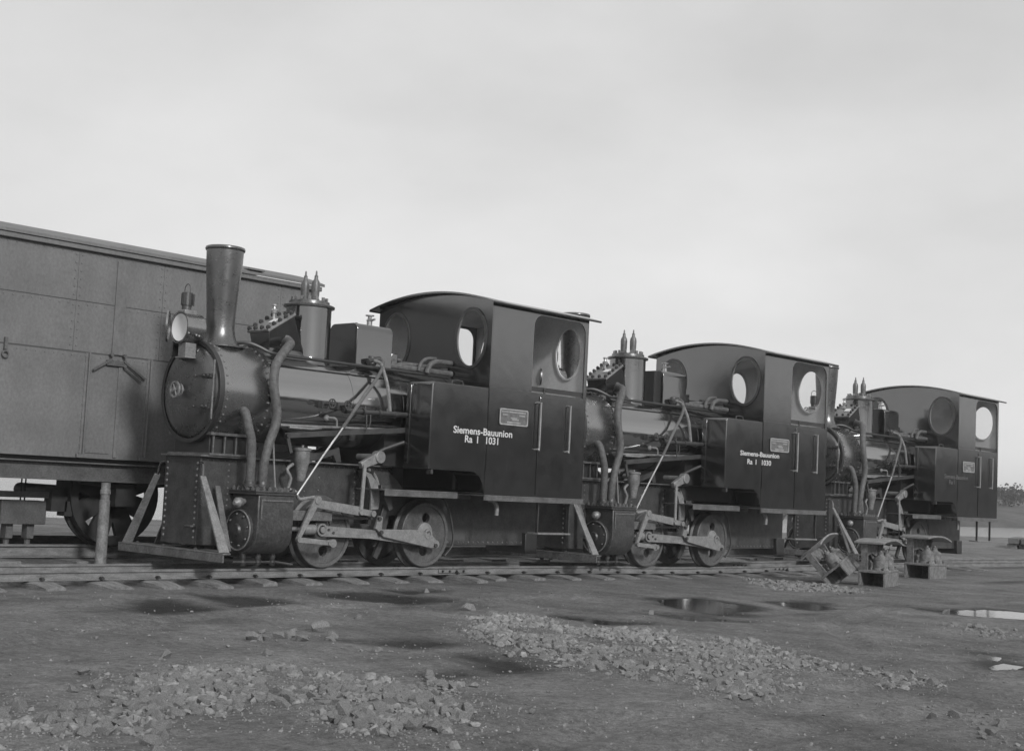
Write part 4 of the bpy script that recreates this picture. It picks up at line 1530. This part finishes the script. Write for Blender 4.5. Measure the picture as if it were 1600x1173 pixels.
        mb.tube([S(p) for p in [(0.05, 0.33, 1.95), (0.02, 0.33, 2.03), (-0.06, 0.33, 2.075), (-0.20, 0.31, 2.085), (-0.31, 0.31, 2.085)]], 0.027, 10, 3)
        obj('feed_pipe', mb, M['lagging'], L)
        mb = MB()
        mb.tube([S(p) for p in [(1.27, 0.50, 1.480), (0.9, 0.505, 1.485), (0.47, 0.52, 1.495)]], 0.024, 10, 2)
        for x in (1.22, 1.0, 0.80, 0.60):
            mb.lathe([(0.034, 0), (0.034, 0.03)], S((x, 0.507, 1.485)), (1, 0, 0), 12)
        for x in (1.0, 0.72):
            mb.cyl(S((x, 0.507, 1.485)), S((x, 0.507, 1.54)), 0.012, n=8)
        mb.tube([S((0.98, 0.507, 1.48)), S((0.98, 0.515, 1.40)), S((0.97, 0.51, 1.30))], 0.008, 6, 1)
        mb.tube([S((0.93, 0.507, 1.48)), S((0.93, 0.515, 1.40)), S((0.94, 0.51, 1.34))], 0.008, 6, 1)
        fp2 = obj('injector', mb, M['grime'], L)
        for x, z in ((1.27, 1.53), (1.46, 1.53)):
            mb = MB()
            mb.ring(0.045, 0.034, 0.01, S((x, 0.57, z)), (0, s, 0), 18)
            mb.cyl(S((x, 0.43, z - 0.01)), S((x, 0.585, z)), 0.012, n=8)
            mb.bar(S((x - 0.04, 0.575, z)), S((x + 0.04, 0.575, z)), 0.008, 0.008)
            mb.bar(S((x, 0.575, z - 0.04)), S((x, 0.575, z + 0.04)), 0.008, 0.008, up=(1, 0, 0))
            mb.box(x - 0.035, x + 0.035, min(0.41 * s, 0.47 * s), max(0.41 * s, 0.47 * s), z - 0.045, z + 0.02)
            obj('hand_valve', mb, M['grime'], fp2)
        mb = MB()
        mb.tube([S(p) for p in [(1.40, 0.44, 1.40), (1.36, 0.50, 1.40), (1.33, 0.50, 1.37), (1.33, 0.50, 1.32)]], 0.01, 8, 2)
        mb.lathe([(0.025, 0), (0.03, 0.015), (0.02, 0.03)], S((1.40, 0.42, 1.40)), (0, s, 0), 10)
        obj('test_cock', mb, M['steel'], L)
        mb = MB()
        mb.bar(S((1.875, 0.43, 1.205)), S((1.175, 0.45, 1.277)), 0.05, 0.025)
        mb.bar(S((1.175, 0.45, 1.277)), S((0.45, 0.50, 1.346)), 0.05, 0.025)
        mb.bar(S((1.855, 0.44, 1.215)), S((1.80, 0.44, 1.05)), 0.035, 0.02, up=(1, 0, 0))
        mb.cyl(S((1.855, 0.42, 1.208)), S((1.855, 0.47, 1.208)), 0.022, n=10)
        obj('regulator_rod', mb, M['grime'], L)
        mb = MB()
        mb.tube([S(p) for p in [(1.884, 0.37, 1.30), (1.43, 0.385, 1.312), (0.395, 0.40, 1.349)]], 0.012, 8, 2)
        mb.tube([S(p) for p in [(1.80, 0.39, 1.285), (1.55, 0.40, 1.285), (1.42, 0.39, 1.305)]], 0.012, 8, 2)
        obj('water_pipe', mb, M['steel'], L)
        mb = MB()
        mb.lathe([(0.04, 0.80), (0.045, 0.86), (0.055, 0.90), (0.06, 0.94), (0.072, 0.97), (0.072, 1.075), (0.082, 1.08), (0.082, 1.10), (0.05, 1.108), (0.012, 1.11), (0.012, 1.13)], S((1.635, 0.40, 0)), (0, 0, 1), 24)
        lu = obj('lubricator', mb, M['galv'], L)
        mb = MB()
        mb.box(1.57, 1.70, min(0.26 * s, 0.36 * s), max(0.26 * s, 0.36 * s), 0.93, 1.0)
        obj('lubricator_bracket', mb, M['grime'], lu)
        mb = MB()
        mb.prism([(1.56, 0.99), (1.56, 1.07), (1.50, 1.11), (1.46, 1.07), (1.36, 1.07), (1.16, 1.12), (1.12, 1.14), (1.08, 1.0), (1.14, 0.99), (1.18, 1.06), (1.38, 1.0)], 'y', 0.26 * s, 0.30 * s)
        obj('oil_pump', mb, M['grime'], L)
        mb = MB()
        mb.tube([S(p) for p in [(1.78, 0.40, 0.72), (1.76, 0.41, 0.82), (1.80, 0.40, 0.90), (1.72, 0.38, 0.95)]], 0.016, 8, 3)
        mb.tube([S(p) for p in [(1.90, 0.58, 0.72), (1.84, 0.60, 0.70), (1.80, 0.60, 0.64), (1.70, 0.60, 0.65), (1.62, 0.59, 0.66)]], 0.016, 8, 3)
        obj('valve_spindle', mb, M['galv'], L)
    # rear drag box
    mb = MB()
    mb.box(-1.78, -1.59, -0.30, 0.30, 0.13, 0.35)
    obj('drag_box', mb, M['iron'], L, bevel=0.006)
    # ---- maker's plate
    mb = MB()
    mb.box(-0.905, -0.485, 0.863, 0.870, 1.473, 1.634)
    pl = obj('builders_plate', mb, M['plate'], L, bevel=0.003)
    mb = MB()
    r_ = 0.022
    def rrect(g):
        x0, x1, z0, z1 = -0.908 + g, -0.482 - g, 1.470 + g, 1.637 - g
        q = []
        for cx, cz, a0 in ((x1 - r_, z1 - r_, 0), (x0 + r_, z1 - r_, 90), (x0 + r_, z0 + r_, 180), (x1 - r_, z0 + r_, 270)):
            for k in range(5):
                a = math.radians(a0 + k * 22.5)
                q.append((cx + r_ * math.cos(a), cz + r_ * math.sin(a)))
        return q
    a_, b_ = rrect(0), rrect(0.012)
    n_ = len(a_)
    vs_ = [(p[0], 0.8705, p[1]) for p in a_] + [(p[0], 0.8705, p[1]) for p in b_] + [(p[0], 0.877, p[1]) for p in a_] + [(p[0], 0.877, p[1]) for p in b_]
    fs_ = []
    for i in range(n_):
        j = (i + 1) % n_
        fs_ += [(i, j, n_ + j, n_ + i), (2 * n_ + i, 3 * n_ + i, 3 * n_ + j, 2 * n_ + j), (i, 2 * n_ + i, 2 * n_ + j, j), (n_ + i, n_ + j, 3 * n_ + j, 3 * n_ + i)]
    mb.add(vs_, fs_)
    obj('plate_rim', mb, M['rim'], pl)
    mb = MB()
    rnd = random.Random(3)
    for row, (x0, x1) in ((1.606, (-0.515, -0.875)), (1.575, (-0.53, -0.60)), (1.575, (-0.78, -0.86)), (1.545, (-0.65, -0.74)), (1.530, (-0.67, -0.76)), (1.50, (-0.60, -0.80))):
        x = x0
        while x > x1:
            ww = rnd.uniform(0.008, 0.016)
            mb.box(x - ww, x, 0.870, 0.8725, row - 0.008, row + 0.008)
            x -= ww + 0.006
    obj('plate_relief', mb, M['rim'], pl)
    return L

def lettering(parent, rows, m):
    """painted rows of letters on the near tank side; each row: text, x left, x right, z base, cap height"""
    for txt, xl, xr, zb, h in rows:
        cu = bpy.data.curves.new('lettering', 'FONT')
        cu.body = txt
        cu.size = 1.0
        cu.extrude = 0.0
        cu.offset = 0.022
        cu.resolution_u = 3
        to = bpy.data.objects.new('lettering_curve', cu)
        COL.objects.link(to)
        bpy.context.view_layer.update()
        dg = bpy.context.evaluated_depsgraph_get()
        me = bpy.data.meshes.new_from_object(to.evaluated_get(dg))
        bpy.data.objects.remove(to)
        bpy.data.curves.remove(cu)
        vx = [v.co.x for v in me.vertices]
        x0, x1 = min(vx), max(vx)
        capH = 0.73
        kx = (xl - xr) / (x1 - x0)
        for v in me.vertices:
            a, b = v.co.x, v.co.y
            v.co = (xl - (a - x0) * kx, 0.8645, zb + b * h / capH)
        me.materials.clear()
        me.materials.append(m)
        me.name = 'lettering'
        obj('lettering', me, None, parent)

E1 = build_loco('nearest black side tank locomotive, numbered 1031, with its chimney and headlamp in full view')
E2 = copy_tree(E1)
E2['label'] = 'middle black side tank locomotive, numbered 1030, standing close behind the nearest engine'
E2.location = (-4.7837, 0.1720, -0.0120)
E2.rotation_euler = (0, 0, -0.0143)
E3 = copy_tree(E1)
E3['label'] = 'farthest black side tank locomotive at the right, behind the spring stands'
E3.location = (-10.8673, -0.1043, -0.0183)
E3.rotation_euler = (0, 0, 0.0092)
lettering(E1, [('Siemens-Bauunion', 0.156, -0.692, 1.346, 0.071), ('Ra  I   1031', -0.01, -0.489, 1.262, 0.072)], M['white'])
lettering(E2, [('Siemens-Bauunion', 0.159, -0.705, 1.389, 0.060), ('Ra  I   1030', 0.0, -0.524, 1.288, 0.064)], M['white'])
lettering(E3, [('Siemens-Bauunion', 0.16, -0.70, 1.346, 0.068), ('Ra I', -0.02, -0.20, 1.262, 0.068)], M['faint'])

# ------------------------------------------------------------------ spring stands beside the last engine
def build_stand():
    S_ = thing('spring_stand', '', 'spring stand')
    mb = MB()
    mb.box(-0.34, 0.34, -0.20, 0.20, 0.205, 0.245)
    mb.box(-0.34, 0.34, 0.165, 0.20, 0.0, 0.2045)
    mb.box(-0.34, 0.34, -0.20, -0.165, 0.0, 0.2045)
    mb.box(-0.34, -0.30, -0.1645, 0.1645, 0.0, 0.2045)
    obj('base', mb, M['springs'], S_, bevel=0.008)
    for x in (0.12, -0.19):
        mb = MB()
        mb.lathe([(0.12, 0.246), (0.115, 0.27), (0.105, 0.28), (0.108, 0.34), (0.10, 0.36), (0.104, 0.40), (0.085, 0.43), (0.05, 0.45), (0.04, 0.47), (0.042, 0.49), (0.02, 0.50), (0.018, 0.53)],
                 (x, 0.06, 0), (0, 0, 1), 20)
        obj('spring_housing', mb, M['springs'], S_)
        mb = MB()
        for k in range(4):
            a = k * math.pi / 2 + 0.7
            mb.cyl((x + 0.15 * math.cos(a), 0.06 + 0.14 * math.sin(a), 0.245), (x + 0.15 * math.cos(a), 0.06 + 0.14 * math.sin(a), 0.29), 0.018, n=6)
        obj('base_bolts', mb, M['springs'], S_, kind='stuff')
    for x in (0.30, -0.32):
        mb = MB()
        mb.bar((x, -0.12, 0.245), (x * 1.25, -0.10, 0.63), 0.10, 0.03, up=(0, 1, 0))
        obj('leg', mb, M['springs'], S_)
    mb = MB()
    mb.prism([(0.30, 0.50), (0.10, 0.44), (-0.1, 0.47), (-0.36, 0.40), (-0.46, 0.50), (-0.30, 0.62), (0.30, 0.63)], 'y', -0.17, -0.13)
    mb.prism([(0.25, 0.30), (0.0, 0.38), (-0.3, 0.28), (-0.3, 0.25), (0.25, 0.25)], 'y', -0.16, -0.13)
    obj('web', mb, M['springs'], S_)
    # bent saddle plate
    top = []
    for i in range(13):
        x = 0.44 - 0.96 * i / 12
        z = 0.655 + 0.035 * math.sin(min(1, (0.44 - x) / 0.4) * math.pi / 2) - 0.30 * max(0.0, -x - 0.12) ** 1.6
        top.append((x, z))
    mb = MB()
    mb.prism(top + [(p[0], p[1] - 0.028) for p in reversed(top)], 'y', -0.24, 0.20)
    obj('saddle_plate', mb, M['galv'], S_, ang=40, bevel=0.004)
    return S_
GS = 'cast spring stands left beside the track'
st2 = build_stand()
st2['group'] = GS
st2['label'] = 'upright rusty spring stand with two bell housings, in the middle of three'
st2.location = (-6.02, 2.18, gz(-6.02, 2.18) - 0.01)
st2.scale = (0.84, 0.84, 0.84)
st2.rotation_euler = (0.0, 0.02, 0.20)
st3 = copy_tree(st2)
st3['label'] = 'rightmost upright rusty spring stand, its saddle plate under the last engine footboard'
st3.location = (-8.75, 1.45, gz(-8.75, 1.45) - 0.01)
st3.rotation_euler = (0, -0.02, 0.10)
st3.scale = (0.95, 0.95, 0.88)
st1 = copy_tree(st2)
st1['label'] = 'toppled rusty spring stand leaning on its side by the sleepers'
st1.matrix_world = Matrix.Translation((-5.68, 1.92, gz(-5.68, 1.92) + 0.075)) @ Matrix.Rotation(math.radians(-42), 4, Vector((-0.88, -0.47, 0))) @ Matrix.Rotation(0.2, 4, 'Z') @ Matrix.Scale(0.78, 4)

TSX, TSY = -29.4, -6.0
# ------------------------------------------------------------------ timber stack at the right edge
ts = thing('timber_stack', 'low stack of dark timber baulks by the water at the right edge', 'timber', (TSX, TSY, gz(TSX, TSY) - 0.02), 0.35)
for i, (dy, z, l, m_) in enumerate(((0, 0.0, 2.6, 'galv'), (0.32, 0.0, 2.4, 'timber'), (0.62, 0.0, 2.7, 'galv'), (0.05, 0.16, 2.9, 'timber'), (0.38, 0.16, 2.8, 'timber'))):
    mb = MB()
    mb.box(-l / 2, l / 2, dy - 0.14, dy + 0.14, z, z + 0.152)
    obj('baulk', mb, M[m_], ts, bevel=0.01)

# ------------------------------------------------------------------ trees on the far bank, and an added wood behind the camera
def tree(x, y, z, h, r, label, rnd):
    T = thing('tree', label, 'tree', (x, y, z), rnd.uniform(0, 6), 'bushy trees along the far bank')
    mb = MB()
    mb.tube([(0, 0, -0.3), (0.05, 0, h * 0.3), (0.0, 0.1, h * 0.75)], 0.16, 7, 2, taper=0.04)
    for k in range(5):
        a = k * 1.3
        mb.tube([(0.03, 0, h * 0.3 + 0.05 * k), (r * 0.6 * math.cos(a), r * 0.6 * math.sin(a), h * 0.6 + 0.05 * k)], 0.05, 5, 1, taper=0.02)
    obj('trunk', mb, M['bark'], T)
    mb = MB()
    cl = [(rnd.uniform(-1, 1) * r * 0.75, rnd.uniform(-1, 1) * r * 0.75, h * rnd.uniform(0.35, 0.95), r * rnd.uniform(0.3, 0.55)) for _ in range(9)]
    for k in range(700):
        c = rnd.choice(cl)
        d = Vector((rnd.gauss(0, 1), rnd.gauss(0, 1), rnd.gauss(0, 1))).normalized() * c[3] * rnd.uniform(0.4, 1.05)
        p = Vector(c[:3]) + d
        a = Vector((rnd.gauss(0, 1), rnd.gauss(0, 1), rnd.gauss(0, 1))).normalized() * 0.16
        b = a.orthogonal().normalized() * 0.13
        mb.add([p - a, p + b, p + a, p - b], [(0, 1, 2, 3)])
    obj('crown', mb, M['leaf'], T)
rnd = random.Random(5)
for (x, y, h, r, lab) in ((-118, -54, 1.35, 2.8, 'tallest dark bushy tree on the far bank, just right of the last engine cab'),
                          (-127, -53, 0.95, 2.4, 'low round bush in the middle of the far bank trees'),
                          (-133, -51, 1.15, 2.6, 'rightmost bushy tree on the far bank at the picture edge')):
    tree(x, y, 2.0, h, r, lab, rnd)
mb = MB()
for k in range(9000):
    u = rnd.random()
    x = -128 - 240 * u
    p = Vector((x + rnd.uniform(-6, 6), -62 - 33 * u + rnd.uniform(-5, 5), 2.2 + rnd.random() ** 1.5 * (1.9 + 0.9 * noise.noise(Vector((x * 0.15, 1.0, 2.0))))))
    a = Vector((rnd.gauss(0, 1), rnd.gauss(0, 1), rnd.gauss(0, 1))).normalized() * 0.3
    b = a.orthogonal().normalized() * 0.25
    mb.add([p - a, p + b, p + a, p - b], [(0, 1, 2, 3)])
fw = obj('far_and_added_wood', mb, M['leaf'], kind='stuff')
mb = MB()
for k in range(42000):
    x = rnd.uniform(-420, 110)
    top = 7.4 + 1.1 * noise.noise(Vector((x * 0.09, 5.0, 2.0))) + 0.7 * noise.noise(Vector((x * 0.4, 1.0, 2.0)))
    p = Vector((x, rnd.uniform(52, 58), -0.2 + rnd.random() * top))
    a = Vector((rnd.gauss(0, 1), rnd.gauss(0, 1), rnd.gauss(0, 1))).normalized() * 0.55
    b = a.orthogonal().normalized() * 0.5
    mb.add([p - a, p + b, p + a, p - b], [(0, 1, 2, 3)])
obj('far_and_added_wood', mb, M['leaf'], kind='stuff')  # unseen wood behind the camera, added to darken reflections in the black paint

# ------------------------------------------------------------------ crushed stone patches
def rock(seed, n=11):
    r = random.Random(seed)
    bm = bmesh.new()
    for k in range(n):
        d = Vector((r.gauss(0, 1), r.gauss(0, 1), r.gauss(0, 1))).normalized()
        bm.verts.new((d.x * r.uniform(0.85, 1.2), d.y * r.uniform(0.75, 1.0), d.z * r.uniform(0.55, 0.85)))
    g = bmesh.ops.convex_hull(bm, input=bm.verts)
    junk = [v for v in bm.verts if not v.link_faces]
    bmesh.ops.delete(bm, geom=junk, context='VERTS')
    bmesh.ops.recalc_face_normals(bm, faces=bm.faces)
    me = bpy.data.meshes.new('stone')
    bm.to_mesh(me)
    bm.free()
    me.materials.append(M['stone'])
    return me
ROCKS = [rock(k, 10 + k % 5) for k in range(14)]
RV = [([tuple(v.co) for v in me.vertices], [tuple(p.vertices) for p in me.polygons]) for me in ROCKS]

def inside(p, poly):
    c = False
    n = len(poly)
    for i in range(n):
        a, b = poly[i], poly[(i + 1) % n]
        if (a[1] > p[1]) != (b[1] > p[1]) and p[0] < (b[0] - a[0]) * (p[1] - a[1]) / (b[1] - a[1]) + a[0]:
            c = not c
    return c

CAMXY = Vector((9.62, 10.49))
def patch(poly, dens, size, label, seed, thresh=-0.12, pile=0.6):
    r = random.Random(seed)
    x0, x1 = min(p[0] for p in poly) - 0.25, max(p[0] for p in poly) + 0.25
    y0, y1 = min(p[1] for p in poly) - 0.25, max(p[1] for p in poly) + 0.25
    items = []
    N = int(dens * (x1 - x0) * (y1 - y0))
    cx, cy = (x0 + x1) / 2, (y0 + y1) / 2
    for k in range(N):
        x, y = r.uniform(x0, x1), r.uniform(y0, y1)
        sd = segdist((x, y), poly) + 0.22 * noise.noise(Vector((x * 2.1, y * 2.1, seed))) + 0.14 * noise.noise(Vector((x * 6, y * 6, seed)))
        if sd < r.uniform(-0.10, 0.22):
            continue
        dn = noise.noise(Vector((x * 2.1, y * 2.1, seed + 7.0))) + 0.5 * noise.noise(Vector((x * 5.5, y * 5.5, seed + 2.0)))
        if dn < thresh + r.uniform(-0.25, 0.25):
            continue
        s = size * math.exp(r.gauss(0, 0.62)) * 0.5
        s = min(s, size * 1.15)
        lift = max(0.0, dn) * 0.02 * pile
        items.append((x, y, gz(x, y) + s * 0.02 + lift * r.random(), s, r.randrange(14), r.uniform(-0.5, 0.5), r.uniform(-0.5, 0.5), r.uniform(0, 6.28)))
    root = thing('stone_patch', label, 'stones', (cx, cy, gz(cx, cy)), 0, 'patches of crushed stone on the earth')
    items.sort(key=lambda t_: -t_[3] / (Vector((t_[0], t_[1])) - CAMXY).length)
    for k, (x, y, z, s, m_, a, b, c) in enumerate(items[:300]):
        o = bpy.data.objects.new('stone', ROCKS[m_])
        COL.objects.link(o)
        o.parent = root
        o.location = (x - cx, y - cy, z - gz(cx, cy))
        o.rotation_euler = (a, b, c)
        o.scale = (s, s, s)
    fines = []
    for k in range(N):
        x, y = r.uniform(x0, x1), r.uniform(y0, y1)
        sd = segdist((x, y), poly) + 0.25 * noise.noise(Vector((x * 2.1, y * 2.1, seed)))
        if sd < r.uniform(-0.35, 0.25):
            continue
        s = r.uniform(0.12, 0.32) * size * 0.6
        fines.append((x, y, gz(x, y) + s * 0.1, s, r.randrange(14), r.uniform(-1, 1), r.uniform(-1, 1), r.uniform(0, 6.28)))
    if len(items) > 300 or fines:
        items = items[:300] + items[300:] + fines if len(items) > 300 else items + [None] * (300 - len(items)) + fines
        mb = MB()
        from mathutils import Euler
        for (x, y, z, s, m_, a, b, c) in items[300:]:
            q = Matrix.Translation((x - cx, y - cy, z - gz(cx, cy))) @ Euler((a, b, c)).to_matrix().to_4x4() @ Matrix.Scale(s, 4)
            v_, f_ = RV[m_]
            mb.add([q @ Vector(p) for p in v_], f_)
        me = bpy.data.meshes.new('gravel')
        me.from_pydata(mb.v, [], mb.f)
        me.materials.append(M['stone'])
        obj('gravel', me, None, root, kind='stuff')

P1 = [(6.81, 5.04), (6.96, 5.65), (6.68, 5.48), (6.34, 5.2), (6.07, 4.81), (5.62, 4.68), (5.21, 4.75), (5.13, 4.91), (5.09, 5.31), (5.08, 5.67), (4.76, 5.6), (5.0, 6.03),
      (5.48, 6.52), (5.82, 6.65), (6.01, 6.37), (5.85, 5.95), (6.22, 5.83), (6.46, 5.78), (6.63, 5.92), (6.98, 6.26), (7.36, 6.23), (7.3, 5.74)]
P2 = [(2.3, 3.29), (1.8, 3.21), (2.0, 3.85), (2.07, 4.26), (1.68, 4.42), (1.65, 4.84), (1.53, 5.29), (2.01, 5.97), (2.16, 6.37), (2.01, 6.74), (2.42, 6.94), (2.68, 6.81),
      (2.83, 6.46), (3.56, 6.82), (3.84, 6.78), (3.87, 6.54), (3.7, 6.15), (3.77, 5.86), (3.62, 5.37), (3.57, 4.93), (3.27, 4.37), (2.9, 3.94)]
P3 = [(-1.43, 5.26), (-1.71, 5.47), (-1.44, 5.96), (-0.79, 6.23), (-0.68, 5.92)]
P4 = [(-4.78, 1.29), (-5.09, 1.73), (-5.1, 2.45), (-4.19, 2.9), (-3.71, 2.47), (-3.72, 1.98)]
P5 = [(3.12, 7.29), (3.1, 7.48), (3.23, 7.85), (3.92, 8.19), (3.87, 8.01), (3.47, 7.62)]
P6 = [(4.65, 3.73), (4.44, 3.6), (4.13, 3.58), (4.0, 3.89), (4.29, 4.15), (4.61, 4.08), (4.82, 4.12)]
patch(P1, 1500, 0.040, 'near patch of pale crushed stone in the left foreground', 11)
patch(P2, 1250, 0.037, 'broad spread of pale crushed stone in the middle of the foreground', 12)
patch(P3, 420, 0.045, 'small patch of stones by the bright puddle at the right edge', 13)
patch(P4, 600, 0.042, 'thin strip of pale stones lying before the toppled spring stand', 14, -0.5)
patch(P5, 420, 0.036, 'few scattered stones in the bottom right corner', 15)
patch(P6, 50, 0.050, 'small loose row of stones beyond the near stone patch', 16)
# single stones lying on the bare earth
singles = [(3.91, 3.55, 0.075), (5.55, 4.32, 0.042), (6.19, 4.64, 0.036), (6.12, 4.63, 0.032), (1.83, 2.84, 0.06), (3.17, 3.08, 0.036), (4.42, 3.79, 0.045), (4.55, 3.84, 0.038),
           (4.28, 3.74, 0.05), (4.1, 3.92, 0.046), (6.86, 5.29, 0.045), (6.9, 5.39, 0.036), (5.87, 6.12, 0.055), (4.72, 5.42, 0.04), (6.52, 5.11, 0.03), (6.37, 5.05, 0.034),
           (1.01, 1.49, 0.04), (3.45, 7.62, 0.035), (3.74, 7.92, 0.035), (-2.64, 4.68, 0.05), (0.6, 3.71, 0.04), (1.98, 3.25, 0.05), (4.99, 4.43, 0.036), (4.29, 4.54, 0.032),
           (5.86, 6.54, 0.045), (4.62, 3.79, 0.05), (4.36, 3.82, 0.04)]
rs = random.Random(2)
for i in range(60):
    x, y = rs.uniform(-4, 8), rs.uniform(1.0, 8.5)
    singles.append((x, y, rs.uniform(0.008, 0.022)))
for i, (x, y, s) in enumerate(singles):
    o = bpy.data.objects.new('stone', ROCKS[rs.randrange(14)])
    COL.objects.link(o)
    o.parent = ground
    o.location = (x, y, gz(x, y) + s * 0.3)
    o.rotation_euler = (rs.uniform(-.5, .5), rs.uniform(-.5, .5), rs.uniform(0, 6.28))
    o.scale = (s, s, s * 1.1)

# small pebbles all over the trodden earth, too many to count
mb = MB()
rp = random.Random(9)
from mathutils import Euler
for k in range(9000):
    u = rp.random() ** 1.6
    r_ = 3.0 + 9.0 * u
    a_ = rp.uniform(math.radians(196), math.radians(262))
    x, y = 9.62 + r_ * math.cos(a_), 10.49 + r_ * math.sin(a_)
    if y < 0.75:
        continue
    if noise.noise(Vector((x * 1.1, y * 1.1, 3.3))) + 0.5 * noise.noise(Vector((x * 4, y * 4, 7.3))) < rp.uniform(-0.35, 0.35):
        continue
    sz = math.exp(rp.gauss(-5.15, 0.45))
    v_, f_ = RV[rp.randrange(14)]
    q = Matrix.Translation((x, y, gz(x, y) + sz * 0.2)) @ Euler((rp.uniform(-1, 1), rp.uniform(-1, 1), rp.uniform(0, 6))).to_matrix().to_4x4() @ Matrix.Scale(sz, 4)
    mb.add([q @ Vector(p) for p in v_], f_)
me = bpy.data.meshes.new('pebbles')
me.from_pydata(mb.v, [], mb.f)
me.materials.append(M['stone'])
obj('pebbles', me, None, ground, kind='stuff')
